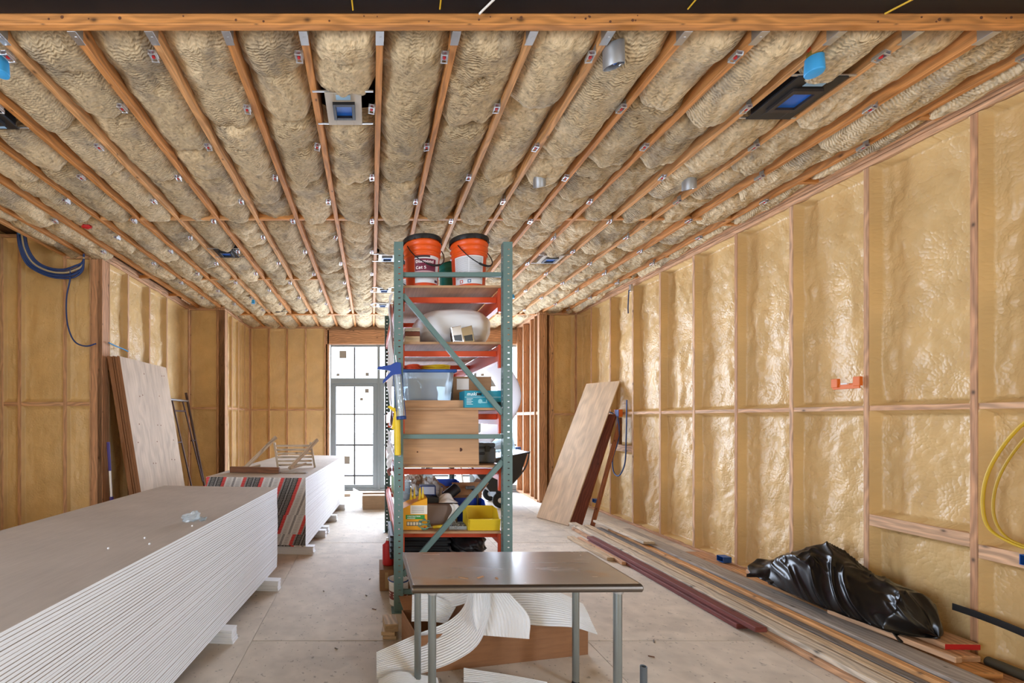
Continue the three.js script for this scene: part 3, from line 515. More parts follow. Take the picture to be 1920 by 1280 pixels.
function bucket(name, label, pos, ry, bodyColor, kind, lidMat, bail, swing = 0, grp) {
  const g = group(name, label, 'bucket', pos, ry, grp), body = std(bodyColor, 0.4), H = 0.44;
  part(g, 'body', lathe([[0, 0], [0.135, 0], [0.139, 0.01], [0.152, 0.28], [0.152, 0.29], [0.163, 0.295], [0.163, 0.305], [0.154, 0.31], [0.155, 0.335], [0.166, 0.34], [0.166, 0.35], [0.157, 0.355], [0.158, 0.38], [0.168, 0.385], [0.168, 0.395], [0.16, 0.4], [0.161, 0.425], [0, 0.425]], 48), body);
  const lid = part(g, 'lid', lathe([[0, 0.438], [0.155, 0.438], [0.158, 0.446], [0.172, 0.446], [0.175, 0.44], [0.173, 0.405], [0.168, 0.405], [0.166, 0.425], [0, 0.425]], 48), lidMat);
  for (let i = 0; i < 16; i++) { const a = i / 16 * 6.283; nest(lid, part(g, 'lid_tab', boxGeo(0.018, 0.012, 0.005, 0.001), lidMat, [0.1745 * Math.sin(a), 0.41, 0.1745 * Math.cos(a)], [0, a, 0])); }
  const lab = bucketLabel(kind); lab.wrapS = THREE.RepeatWrapping;
  const wrap = surface((u, v) => { const a = u * 6.283, r = 0.1402 + 0.0123 * v; return [r * Math.sin(a), 0.02 + v * 0.255, r * Math.cos(a)]; }, 64, 2); part(g, 'printed_wrap', wrap, std(0xffffff, 0.4, { map: lab }));
  if (bail) { const pts = []; for (let i = 0; i <= 16; i++) { const a = Math.PI * i / 16, dip = Math.sin(a); pts.push([-0.168 * Math.cos(a), 0.36 - 0.20 * dip, 0.05 + 0.165 * dip]); } const hd = part(g, 'bail_handle', tube(pts, 0.0045, 48, 8), M.black); part(hd, 'bail_grip', tube(pts.slice(6, 11), 0.009, 16, 8), M.black); hd.rotation.y = swing - ry; }
  return g;
}
bucket('bucket', 'orange bucket with maroon and white label on the top rack shelf', [0.449, LEV[0], -3.80], -1.3, 0xe65a1c, 'brand', M.black, true, 0.35);
bucket('bucket', 'orange bucket with a plain white text label on the top rack shelf', [0.865, LEV[0], -3.80], -1.5, 0xe65a1c, 'text', M.black, true, 0.5);
bucket('bucket', 'teal bucket with white lid half hidden behind the orange ones', [0.84, LEV[0], -4.32], 0.3, 0x1c8a80, 'teal', M.whitePlastic, false);
bucket('bucket', 'rear orange bucket peeking out left of the labelled one', [0.41, LEV[0], -4.4], 2.3, 0xc9481e, 'text', M.black, true);

// ---------------------------------------------------------------- goods on the rack
function blob(rx, ry, rz, s, wr = 0.25, f = 2.5, nu = 64, nv = 40, sq = 1) {   // wrinkled closed bag
  const pw = (x) => Math.sign(x) * Math.pow(Math.abs(x), sq);
  const g = surface((u, v) => { const th = u * 6.2831853, ph = v * Math.PI, x = pw(Math.sin(ph) * Math.cos(th)), y = pw(-Math.cos(ph)), z = pw(Math.sin(ph) * Math.sin(th)), uu = Math.cos(th) * Math.sin(ph), ww = Math.sin(th) * Math.sin(ph), yy = -Math.cos(ph);
    const n = vn3(uu * f + 9, yy * f + 9, ww * f + 9, s) - 0.5, r2 = 1 - Math.abs(vn3(uu * f * 2.3 + 5, yy * f * 2.3 + 5, ww * f * 2.3 + 5, s + 4) - 0.5) * 2, k = 1 + wr * n + wr * 0.35 * (r2 - 0.7); return [rx * x * k, ry * y * k, rz * z * k]; }, nu, nv);
  const m = mergeVertices(g.deleteAttribute('uv') && g, 1e-5); m.computeVertexNormals(); m.computeBoundingBox(); m.translate(0, -m.boundingBox.min.y, 0); return m;
}
function openBox(parent, w, h, d, t, mat, names_ = 'side', bottom = true) {
  part(parent, names_, boxGeo(w, h, t, 0.001), mat, [0, h / 2, d / 2 - t / 2]); part(parent, names_, boxGeo(w, h, t, 0.001), mat, [0, h / 2, -d / 2 + t / 2]);
  part(parent, names_, boxGeo(t, h, d - 2 * t, 0.001), mat, [w / 2 - t / 2, h / 2, 0]); part(parent, names_, boxGeo(t, h, d - 2 * t, 0.001), mat, [-w / 2 + t / 2, h / 2, 0]);
  if (bottom) part(parent, 'bottom', boxGeo(w - 2 * t, t, d - 2 * t, 0.001), mat, [0, t / 2, 0]);
}
{
  // shelf 2
  const roll = group('plastic_bundle', 'large rounded bundle of milky plastic film on the second rack shelf', 'plastic', [0.76, LEV[1] + 0.001, -4.25]);
  part(roll, 'film', blob(0.35, 0.18, 0.52, 71, 0.12, 1.8, 80, 48, 0.72), M.wrap);
  const roll2 = group('foam_roll', 'pale foam roll tucked behind the milky plastic bundle', 'foam', [0.93, LEV[1] + 0.001, -5.15]); part(roll2, 'roll', at(lathe([[0, -0.25], [0.15, -0.25], [0.158, -0.24], [0.158, 0.24], [0.15, 0.25], [0, 0.25]], 32), 0, 0.158, 0, Math.PI / 2, 0, 0), M.wrap);
  for (const [i, x, ry] of [[0, 0.735, 0.25], [1, 0.835, -0.2]]) {
    const g = group('foil_duct', (i ? 'right' : 'left') + ' of two shiny foil wedges in front of the milky bundle', 'foil', [x, LEV[1] + 0.001, -3.66], ry);
    part(g, 'foil_block', extrude([[-0.045, 0], [0.045, 0], [0.02, 0.135], [-0.065, 0.115]], 0.04, 0.003), M.foil, [0, 0.003, -0.02]); part(g, 'inner_face', extrude([[-0.034, 0.006], [0.034, 0.006], [0.026, 0.06], [-0.045, 0.05]], 0.002), std(0x55585a, 0.4, { metalness: 0.8 }), [0, 0.003, 0.0235]);
  }
  [['pale short board on the left end of the second rack shelf', M.pale, 0], ['reddish short board lying on the pale one at the shelf end', M.rust, 0.058], ['top plywood offcut of the short boards on the second rack shelf', M.white, 0.098]].forEach(([l, m, y], i) =>
    thing('short_board', l, 'board', boxGeo(0.13, [0.056, 0.038, 0.03][i], 0.9, 0.003), m, [0.35, LEV[1] + y + [0.029, 0.02, 0.0165][i], -4.12]));
  // shelf 3
  const tote = group('plastic_tote', 'clear plastic tote with blue lid on the third rack shelf', 'tote', [0.50, LEV[2] + 0.001, -4.02]);
  const tub = surface((u, v) => { const a = u * 6.2831853 + Math.PI / 4, q = Math.pow(Math.pow(Math.abs(Math.cos(a)), 8) + Math.pow(Math.abs(Math.sin(a)), 8), -1 / 8), k = 0.86 + 0.14 * v; return [0.235 * q * Math.cos(a) * k, 0.31 * v, 0.29 * q * Math.sin(a) * k]; }, 96, 6);
  part(tote, 'tub', tub, new THREE.MeshPhysicalMaterial({ color: 0xcfdde6, roughness: 0.22, transmission: 0.55, thickness: 0 })); part(tote, 'bottom', boxGeo(0.38, 0.004, 0.46, 0.001), M.clear, [0, 0.004, 0]);
  part(tote, 'lid', boxGeo(0.49, 0.028, 0.60, 0.008), std(0x2f5fa8, 0.4), [0, 0.324, 0]);
  thing('storage_bag', 'bluish bag inside the clear plastic tote', 'bag', blob(0.07, 0.12, 0.1, 91, 0.3), std(0x4a86c8, 0.5), [0.53, LEV[2] + 0.01, -3.93]);
  thing('storage_bag', 'grey bundle at the left inside the clear plastic tote', 'bag', blob(0.08, 0.11, 0.1, 95, 0.35), std(0xaab4ba, 0.5), [0.39, LEV[2] + 0.01, -4.0]);
  const coil = (name, label, mat, cx, cz, y, w, d, n, r) => { const pts = []; for (let i = 0; i <= n * 12; i++) { const a = i / 12 * 6.283, j = Math.floor(i / 12); pts.push([w * Math.cos(a) * (0.85 + 0.15 * HASH[j * 7 + 3]) + 0.02 * HASH[i], r + 0.012 * (j % 4) + 0.006 * HASH[i + 9], d * Math.sin(a) * (0.8 + 0.2 * HASH[j * 5 + 1])]); } thing(name, label, 'cord', tube(pts, r, n * 40, 6), mat, [cx, y, cz]); };
  coil('coiled_cable', 'yellow extension cord coiled on the lid of the blue-lidded tote', M.yellow, 0.575, -3.93, LEV[2] + 0.34, 0.13, 0.12, 9, 0.007);
  coil('coiled_cable', 'orange extension cord coiled at the left of the yellow one', std(0xe0532e, 0.5), 0.36, -3.95, LEV[2] + 0.34, 0.075, 0.16, 6, 0.008);
  const cb = group('carton', 'brown cardboard carton behind the turquoise box on the third shelf', 'box', [0.915, LEV[2] + 0.001, -4.1]);
  part(cb, 'carton_body', boxGeo(0.35, 0.29, 0.42, 0.003), card(0xb08a66), [0, 0.145, 0]); part(cb, 'paper_label', boxGeo(0.11, 0.1, 0.001, 0.0003), std(0xeeeae6, 0.6), [-0.085, 0.22, 0.2107]); part(cb, 'packing_tape', boxGeo(0.05, 0.001, 0.42, 0.0003), std(0xb79a70, 0.3), [0, 0.2908, 0]);
  const mk = canvasTex(512, 224, (g, w, h) => { g.fillStyle = '#1593ad'; g.fillRect(0, 0, w, h); g.fillStyle = '#e9f4f6'; g.font = 'italic bold 60px sans-serif'; g.fillText('makita', 26, 66); g.fillRect(0, 84, w, 4); g.font = 'bold 16px sans-serif'; for (let i = 0; i < 5; i++) g.fillRect(26, 104 + i * 18, 90 - (i % 2) * 20, 6); g.fillStyle = '#0c2f3a'; g.fillRect(170, 30, 70, 34); g.fillRect(420, 150, 92, 40); g.fillStyle = '#8fd0dc'; g.beginPath(); g.arc(220, 140, 30, 0, 7); g.fill(); g.fillRect(190, 150, 130, 14); g.fillRect(300, 118, 16, 46); });
  const bx = group('tool_carton', 'turquoise power tool carton with white lettering on the third shelf', 'box', [0.945, LEV[2] + 0.001, -3.74]);
  part(bx, 'carton_body', boxGeo(0.31, 0.145, 0.22, 0.002), std(0x1489a1, 0.5), [0, 0.0725, 0]); part(bx, 'printed_front', new THREE.PlaneGeometry(0.308, 0.143), std(0xffffff, 0.5, { map: mk }), [0, 0.0725, 0.1106]);
  // shelf 4
  const pb = group('plywood_board', 'knotty plywood board standing on the fourth rack shelf', 'plywood', [0.593, LEV[3] + 0.001, -3.668]); pb.rotation.x = -0.05;
  const pan = part(pb, 'panel', boxGeo(0.655, 0.555, 0.015, 0.001), ply(0xd6ab82), [0, 0.278, 0]); nest(pan, part(pb, 'knot', new THREE.CylinderGeometry(0.016, 0.016, 0.002, 16), std(0x4a2a1c, 0.8), [0.17, 0.13, 0.0077], [Math.PI / 2, 0, 0.2]), part(pb, 'knot', new THREE.CylinderGeometry(0.007, 0.007, 0.002, 12), std(0x5a3420, 0.8), [-0.2, 0.11, 0.0077], [Math.PI / 2, 0, 0]));
  const tc = group('tool_case', 'dark grey plastic tool case behind the plywood board', 'case', [0.93, LEV[3] + 0.001, -3.90]);
  part(tc, 'case_body', boxGeo(0.34, 0.14, 0.26, 0.015), M.greyPlastic, [0, 0.07, 0]); part(tc, 'case_lid', boxGeo(0.33, 0.04, 0.25, 0.015), std(0x44484d, 0.5), [0, 0.161, 0]); part(tc, 'latch', boxGeo(0.04, 0.05, 0.012, 0.003), M.black, [0.09, 0.13, 0.137]); part(tc, 'carry_handle', tube([[-0.06, 0.09, 0.13], [-0.05, 0.09, 0.165], [0.05, 0.09, 0.165], [0.06, 0.09, 0.13]], 0.009, 24, 8), M.black);
  const wb = group('wire_basket', 'grey wire basket at the right of the fourth rack shelf', 'basket', [0.93, LEV[3] + 0.001, -4.6]);
  for (const [y, w, d] of [[0.02, 0.3, 0.4], [0.13, 0.32, 0.42], [0.24, 0.34, 0.44]]) part(wb, 'wire_ring', tube([[-w / 2, y, -d / 2], [0, y, -d / 2], [w / 2, y, -d / 2], [w / 2, y, d / 2], [0, y, d / 2], [-w / 2, y, d / 2], [-w / 2, y, -d / 2]], 0.003, 60, 6), M.galv);
  for (let i = 0; i < 7; i++) part(wb, 'wire', tube([[-0.15 + i * 0.05, 0.006, -0.2], [-0.15 + i * 0.05, 0.006, 0.2], [-0.16 + i * 0.053, 0.24, 0.22]], 0.002, 20, 5), M.galv);
  // shelf 5
  const L5 = LEV[4] + 0.001;
  const sk = canvasTex(256, 320, (g, w, h) => { g.fillStyle = '#f0a81e'; g.fillRect(0, 0, w, h); g.fillStyle = '#ece6dc'; g.fillRect(80, 70, 176, 90); g.fillStyle = '#777'; for (let i = 0; i < 5; i++) g.fillRect(92, 84 + i * 14, 130, 4); g.fillStyle = '#2f8f3c'; g.fillRect(30, 168, 200, 44); g.fillStyle = '#fff'; g.font = 'bold 18px sans-serif'; g.fillText('CONSTRUCTION', 46, 190); g.fillText('ADHESIVE', 46, 208); g.fillStyle = '#555'; g.fillRect(40, 236, 160, 44); g.fillStyle = '#e6d8b8'; for (let i = 0; i < 5; i++) g.fillRect(46 + i * 31, 242, 24, 32); g.fillStyle = '#c22'; g.beginPath(); g.moveTo(220, 306); g.lineTo(244, 306); g.lineTo(232, 282); g.fill(); });
  const yb = group('display_carton', 'yellow display carton with green band at the left of the lowest shelf', 'box', [0.372, L5, -3.78]);
  part(yb, 'carton_body', extrude([[-0.105, 0], [0.105, 0], [0.105, 0.27], [0.0, 0.235], [-0.105, 0.18]], 0.22, 0.001), std(0xf0a81e, 0.6), [0, 0.001, -0.11]);
  const sf = new THREE.ShapeGeometry(new THREE.Shape([[-0.105, 0], [0.105, 0], [0.105, 0.27], [0.0, 0.235], [-0.105, 0.18]].map(([x, y]) => new THREE.Vector2(x, y)))); { const p = sf.attributes.position, uv = sf.attributes.uv; for (let i = 0; i < p.count; i++) uv.setXY(i, (p.getX(i) + 0.105) / 0.21, p.getY(i) / 0.27); }
  part(yb, 'printed_front', sf, std(0xffffff, 0.6, { map: sk }), [0, 0.001, 0.1125]);
  for (const [i, x, z] of [[0, -0.03, 0.05], [1, 0.0, 0.06], [2, 0.045, 0.06], [3, 0.075, 0.05], [4, 0.06, 0.0]]) thing('caulk_nozzle', 'yellow pointed nozzle sticking out of the yellow display carton', 'nozzle', lathe([[0, 0], [0.013, 0], [0.013, 0.02], [0.010, 0.022], [0.003, 0.10], [0, 0.10]], 14), M.yellow, [0.372 + x, L5 + 0.25 + (i % 2) * 0.01, -3.78 + z], undefined, 'yellow nozzles in the display carton');
  const gb = group('grey_bin', 'translucent taupe bin in the middle of the lowest shelf', 'bin', [0.60, L5, -4.02], 0.05); openBox(gb, 0.34, 0.17, 0.3, 0.006, std(0x8c7a70, 0.4)); part(gb, 'lid', boxGeo(0.35, 0.012, 0.31, 0.004), std(0x7a6458, 0.5), [0, 0.177, 0]);
  const tr = group('black_tray', 'black tray of oddments on top of the taupe bin', 'tray', [0.53, L5 + 0.184, -4.02]); openBox(tr, 0.17, 0.05, 0.2, 0.005, M.black); part(tr, 'oddments', blob(0.07, 0.018, 0.08, 61, 0.5, 5), M.greyPlastic, [0, 0.006, 0]);
  const bl = group('blue_box', 'small blue box with a pale label above the black tray', 'box', [0.53, L5 + 0.236, -4.06]); part(bl, 'box_body', boxGeo(0.145, 0.09, 0.1, 0.003), std(0x24386e, 0.5), [0, 0.045, 0]); part(bl, 'pale_label', boxGeo(0.12, 0.07, 0.001, 0.0003), std(0xb4bdd0, 0.6), [0, 0.045, 0.0508]);
  const cy = group('black_canister', 'tilted black canister lying beside the small blue box', 'canister', [0.75, L5 + 0.262, -4.02], 0.5); cy.rotation.z = -1.05; part(cy, 'can', lathe([[0, -0.075], [0.046, -0.075], [0.05, -0.07], [0.05, 0.07], [0.046, 0.075], [0.036, 0.075], [0.036, 0.05], [0, 0.05]], 28), M.black); part(cy, 'rim', at(new THREE.TorusGeometry(0.046, 0.005, 8, 28), 0, 0.073, 0, Math.PI / 2, 0, 0), M.greyPlastic);
  const rag = (label, x, y, z, s, w, h) => thing('white_rag', label, 'rag', surface((u, v) => [(u - 0.5) * w + 0.03 * (vn(u * 4, v * 4, s) - 0.5), h * (0.25 + 0.75 * vn(u * 4, v * 4, s + 3)) * Math.sin(Math.PI * u) * Math.sin(Math.PI * v) + 0.006, (v - 0.5) * w * 0.8], 28, 24, 0.002), M.whitePlastic, [x, y, z]);
  rag('crumpled white rag on the taupe bin under the black canister', 0.69, L5 + 0.185, -3.95, 81, 0.17, 0.09);
  const rg = thing('white_rag', 'white rag hanging down the front corner of the taupe bin', 'rag', surface((u, v) => [(u - 0.5) * 0.07 + 0.02 * Math.sin(v * 6), 0.18 * (1 - v) + 0.0, 0.014 * Math.sin(u * 9 + v * 4) + 0.012], 16, 20, 0.002), M.whitePlastic, [0.735, L5 + 0.01, -3.845]);
  const co = group('open_carton', 'open cardboard carton behind the blue bins on the lowest shelf', 'box', [0.93, L5, -4.42], 0.1); openBox(co, 0.30, 0.23, 0.36, 0.005, card(0xa87d5a));
  part(co, 'flap', boxGeo(0.28, 0.005, 0.14, 0.001), card(0xb58a64), [-0.02, 0.27, 0.235], [0.9, 0, 0]); part(co, 'flap', boxGeo(0.13, 0.005, 0.34, 0.001), card(0xb58a64), [-0.19, 0.26, 0], [0, 0, -0.7]); part(co, 'flap', boxGeo(0.13, 0.005, 0.34, 0.001), card(0xb58a64), [0.185, 0.262, 0], [0, 0, 0.9]);
  function hopper(name, label, mat, pos, w, h, d, ry = 0) {
    const g = group(name, label, 'bin', pos, ry), t = 0.004, side = [[-d / 2, 0], [d / 2, 0], [d / 2 + 0.018, h * 0.55], [d / 2 - 0.03, h * 0.62], [d / 2 - 0.09, h], [-d / 2, h]];
    for (const s of [-1, 1]) part(g, 'bin_side', extrude(side, t, 0.0004), mat, [s * (w / 2 - t / 2) - t / 2, 0.0005, 0], [0, -Math.PI / 2, 0]);
    part(g, 'bin_back', boxGeo(w, h, t, 0.001), mat, [0, h / 2, -d / 2]); part(g, 'bin_bottom', boxGeo(w - 2 * t, t, d, 0.001), mat, [0, t / 2, 0]);
    part(g, 'bin_front', boxGeo(w - 2 * t, h * 0.58, t, 0.001), mat, [0, h * 0.285, d / 2 + 0.009], [0.26, 0, 0]); part(g, 'bin_rim', boxGeo(w, 0.008, 0.01, 0.002), mat, [0, h * 0.575, d / 2 + 0.016]);
    return g;
  }
  hopper('yellow_bin', 'yellow stacking bin at the front right of the lowest shelf', M.yellow, [0.965, L5, -3.76], 0.27, 0.17, 0.22);
  hopper('blue_bin', 'blue stacking bin right behind the yellow one', std(0x1c44b4, 0.4), [0.93, L5, -4.03], 0.27, 0.19, 0.2);
  hopper('blue_bin', 'blue tray bin far back among white papers on the lowest shelf', std(0x1c55d0, 0.4), [0.88, L5, -5.2], 0.36, 0.2, 0.3);
  thing('twine_ball', 'green twine ball at the front of the lowest shelf', 'twine', (() => { const pts = []; for (let i = 0; i < 160; i++) { const a = i * 0.41, b = i * 0.117, r = 0.046 + 0.006 * HASH[i]; pts.push([r * Math.sin(b) * Math.cos(a) * 1.1, 0.05 + 0.9 * r * Math.cos(b), r * Math.sin(b) * Math.sin(a)]); } return tube(pts, 0.004, 500, 5); })(), std(0x6f9a86, 0.7), [0.452, L5, -3.665]);
  const kn = group('utility_knife', 'yellow handled knife lying in front of the taupe bin', 'knife', [0.56, L5, -3.72], 0.15); part(kn, 'handle', at(lathe([[0, -0.05], [0.008, -0.05], [0.014, -0.02], [0.013, 0.05], [0.008, 0.06], [0, 0.06]], 16), 0.03, 0.015, 0, 0, 0, Math.PI / 2 + 0.06), M.yellow); part(kn, 'blade', boxGeo(0.06, 0.012, 0.002, 0.0006), M.galv, [-0.055, 0.012, 0]);
  const st = group('screw_tray', 'shallow clear tray of loose screws beside the yellow bin', 'tray', [0.745, L5, -3.76]); openBox(st, 0.15, 0.03, 0.16, 0.003, M.clear); const sc = []; for (let i = 0; i < 70; i++) sc.push(at(new THREE.CylinderGeometry(0.003, 0.002, 0.04, 6), rr(-0.06, 0.06), 0.012 + rr(0, 0.022), rr(-0.065, 0.065), rr(1.1, 2), rr(0, 6), rr(-0.3, 0.3))); const sp = part(st, 'loose_screws', merge(sc), M.galv); sp.userData.kind = 'stuff';
  const cups = group('clear_cups', 'stack of clear plastic cups standing at the left edge of the lowest shelf', 'cups', [0.32, L5, -4.15]); for (let i = 0; i < 4; i++) part(cups, 'cup', lathe([[0, 0.002], [0.05, 0.002], [0.06, 0.18], [0.066, 0.18], [0.066, 0.186], [0.058, 0.186], [0.049, 0.005], [0, 0.005]], 28), M.clear, [0, i * 0.055, 0]);
  const bt = group('hand_tool', 'black tool handle leaning on the carton above the blue bin', 'tool', [1.0, L5 + 0.20, -4.12], 0.4); part(bt, 'handle', tube([[0, -0.18, 0.03], [0.01, 0.0, 0.02], [0.0, 0.06, 0], [-0.05, 0.09, 0]], 0.014, 24, 10), M.black); part(bt, 'head', boxGeo(0.1, 0.03, 0.03, 0.006), M.greyPlastic, [-0.06, 0.095, 0]);
  for (const [i, x, z, c] of [[0, 0.42, -4.7, 0xd9d4cc], [1, 0.55, -4.85, 0xc9b59c], [2, 0.66, -4.65, 0xe2e0dc], [3, 0.5, -5.2, 0xd6cdbd]]) thing('paper_heap', ['pale crumpled paper behind the clear cups', 'tan crumpled paper in the middle of the lowest shelf', 'white crumpled paper behind the black canister', 'beige crumpled packing far back on the lowest shelf'][i], 'paper', blob(0.1, 0.13, 0.1, 120 + i * 5, 0.7, 4, 40, 26), std(c, 0.8), [x, L5, z]);
  thing('green_tub', 'pale green tub far back on the lowest shelf', 'container', lathe([[0, 0], [0.12, 0], [0.125, 0.2], [0.13, 0.2], [0.13, 0.22], [0, 0.22]], 28), std(0x9fc8a0, 0.4), [0.38, L5, -5.6]);
  // below the rack
  const cr = group('ribbed_crate', 'stack of black ribbed plastic trays under the lowest rack shelf', 'crate', [0.44, 0.34, -4.12]);
  part(cr, 'core', boxGeo(0.5, 0.23, 0.5, 0.01), M.rubber, [0, 0.115, 0]); for (let i = 0; i < 5; i++) part(cr, 'rib', boxGeo(0.55, 0.018, 0.55, 0.006), M.black, [0, 0.02 + i * 0.048, 0]);
  const bc = group('brown_carton', 'brown carton on the floor carrying the black ribbed trays', 'box', [0.44, 0, -4.12]); part(bc, 'carton_body', boxGeo(0.46, 0.335, 0.5, 0.004), card(0x9a7656), [0, 0.1685, 0]); part(bc, 'packing_tape', boxGeo(0.05, 0.25, 0.001, 0.0003), std(0xb79a70, 0.3), [0, 0.2, 0.2508]);
  const tp = group('black_tarp', 'bunched black tarp under the right half of the lowest shelf', 'tarp', [0.89, 0.34, -4.05]); part(tp, 'folds', blob(0.17, 0.12, 0.3, 140, 0.4, 3), std(0x1e1d1f, 0.4)); part(tp, 'orange_tag', boxGeo(0.03, 0.012, 0.002, 0.0005), M.orange, [-0.03, 0.16, 0.2], [-0.4, 0, 0.3]);
  const bd = group('printed_carton', 'carton with bold black letters on the floor below the black tarp', 'box', [0.90, 0, -4.05]); part(bd, 'carton_body', boxGeo(0.38, 0.338, 0.5, 0.004), card(0xb48a5c), [0, 0.169, 0]);
  const rd = group('red_canister', 'red canister beside the black ribbed trays at the left rack post', 'canister', [0.16, 0.20, -4.15]); part(rd, 'can', lathe([[0, 0], [0.05, 0], [0.055, 0.01], [0.055, 0.19], [0.03, 0.21], [0.02, 0.235], [0, 0.235]], 24), M.red); part(rd, 'cap', lathe([[0, 0.235], [0.02, 0.235], [0.02, 0.26], [0, 0.26]], 16), M.whitePlastic);
  const sb = group('small_carton', 'small brown carton outside the left rack post carrying the red canister', 'box', [0.14, 0, -4.15]); part(sb, 'carton_body', boxGeo(0.13, 0.198, 0.3, 0.003), card(0xa07a58), [0, 0.1, 0]); part(sb, 'packing_tape', boxGeo(0.03, 0.15, 0.001, 0.0003), std(0xb79a70, 0.3), [0, 0.1, 0.1508]);
  const pt = group('paint_can', 'white paint pail with brown label on the floor at the left rack post', 'pail', [0.235, 0.0, -3.745]);
  const pl = canvasTex(512, 128, (g, w, h) => { g.fillStyle = '#dcdcd8'; g.fillRect(0, 0, w, h); g.fillStyle = '#7c3a34'; g.fillRect(0, 40, w, 60); g.fillStyle = '#e6d9d0'; for (let i = 0; i < 8; i++) g.fillRect(i * 64 + 8, 54, 40, 8), g.fillRect(i * 64 + 8, 72, 30, 8); });
  part(pt, 'pail_body', lathe([[0, 0], [0.078, 0], [0.085, 0.2], [0.09, 0.2], [0.09, 0.215], [0.083, 0.218], [0.08, 0.2], [0, 0.2]], 36), M.whitePlastic); part(pt, 'printed_wrap', surface((u, v) => { const a = u * 6.2832, r = 0.0795 + 0.0055 * v; return [r * Math.sin(a), 0.02 + 0.15 * v, r * Math.cos(a)]; }, 40, 1), std(0xffffff, 0.4, { map: pl })); part(pt, 'dark_rim', at(new THREE.TorusGeometry(0.088, 0.006, 8, 36), 0, 0.212, 0, Math.PI / 2, 0, 0), M.navy);
  for (let i = 0; i < 4; i++) thing('wood_offcut', ['lowest', 'second', 'third', 'topmost'][i] + ' wood offcut in the small pile left of the brown carton', 'offcut', boxGeo(0.1, 0.028, 0.16, 0.002), M.pale, [0.135 + rr(-0.006, 0.006), 0.0145 + i * 0.0288, -3.2], [0, rr(-0.15, 0.15), 0]);
}
// caulking guns hung on the front left post, wrap hanging beside it
{
  const g = group('caulking_gun', 'caulking gun with blue handle and clear barrel hanging on the rack post', 'caulking gun', [0.245, 1.60, -3.50]); g.rotation.z = 0.09;
  part(g, 'barrel', new THREE.CylinderGeometry(0.034, 0.034, 0.36, 24, 1, true), M.clear, [0, 0.2, 0]); part(g, 'plunger_rod', new THREE.CylinderGeometry(0.006, 0.006, 0.52, 10), M.galv, [0, 0.28, 0]); part(g, 'barrel_cap', lathe([[0, 0], [0.04, 0], [0.042, 0.006], [0.042, 0.026], [0.034, 0.03], [0, 0.03]], 24), M.navy, [0, 0.01, 0]);
  part(g, 'cradle_rail', boxGeo(0.006, 0.36, 0.012, 0.002), M.navy, [0.036, 0.2, 0]); part(g, 'cradle_rail', boxGeo(0.006, 0.36, 0.012, 0.002), M.navy, [-0.036, 0.2, 0]); part(g, 'plunger', new THREE.CylinderGeometry(0.031, 0.031, 0.02, 20), M.galv, [0, 0.16, 0]);
  part(g, 'handle', extrude([[0.03, 0.37], [0.035, 0.47], [0.0, 0.48], [-0.05, 0.46], [-0.15, 0.455], [-0.16, 0.44], [-0.07, 0.425], [-0.05, 0.41], [-0.12, 0.34], [-0.125, 0.32], [-0.035, 0.385], [-0.01, 0.37]], 0.022, 0.003), std(0x274a9c, 0.45), [0, 0, -0.011]);
  const y = group('caulking_gun', 'yellow caulking gun hanging lower on the rack post', 'caulking gun', [0.215, 1.315, -3.52]); y.rotation.z = 0.02;
  part(y, 'barrel', lathe([[0, 0], [0.022, 0], [0.026, 0.006], [0.026, 0.36], [0.02, 0.37], [0, 0.37]], 24), M.yellow); part(y, 'handle', extrude([[0.02, 0.36], [0.0, 0.38], [-0.06, 0.41], [-0.075, 0.40], [-0.02, 0.355], [-0.045, 0.22], [-0.03, 0.215], [0.0, 0.33]], 0.018, 0.002), M.yellow, [0, 0, -0.009]); part(y, 'wear_marks', boxGeo(0.004, 0.1, 0.03, 0.001), std(0xb8a070, 0.6), [0.025, 0.15, 0]);
  const hang = (label, x, z, y0, y1, s, w) => thing('hanging_wrap', label, 'plastic', surface((u, v) => [0.03 * (vn(u * 5, v * 9, s) - 0.5) + 0.02 * Math.sin(v * 9 + u * 4), y0 + (y1 - y0) * v, (u - 0.5) * w + 0.04 * (vn(u * 2, v * 8, s + 2) - 0.5)], 20, 50, 0.002), M.wrap, [x, 0, z]);
  hang('crumpled clear wrap hanging down the upper left side of the rack', 0.175, -3.95, 1.55, 2.72, 160, 0.45);
  hang('torn clear wrap hanging at the lower left side of the rack', 0.17, -4.1, 1.1, 1.5, 170, 0.5);
  const arc = surface((u, v) => { const a = v * Math.PI; return [1.19 + 0.33 * Math.sin(a), 2.35 - 1.0 * v, -4.35 - 0.75 * u]; }, 10, 36, 0.006);
  thing('foam_sheet', 'white foam sheet bulging out of the right side of the rack', 'foam', arc, M.wrap);
}

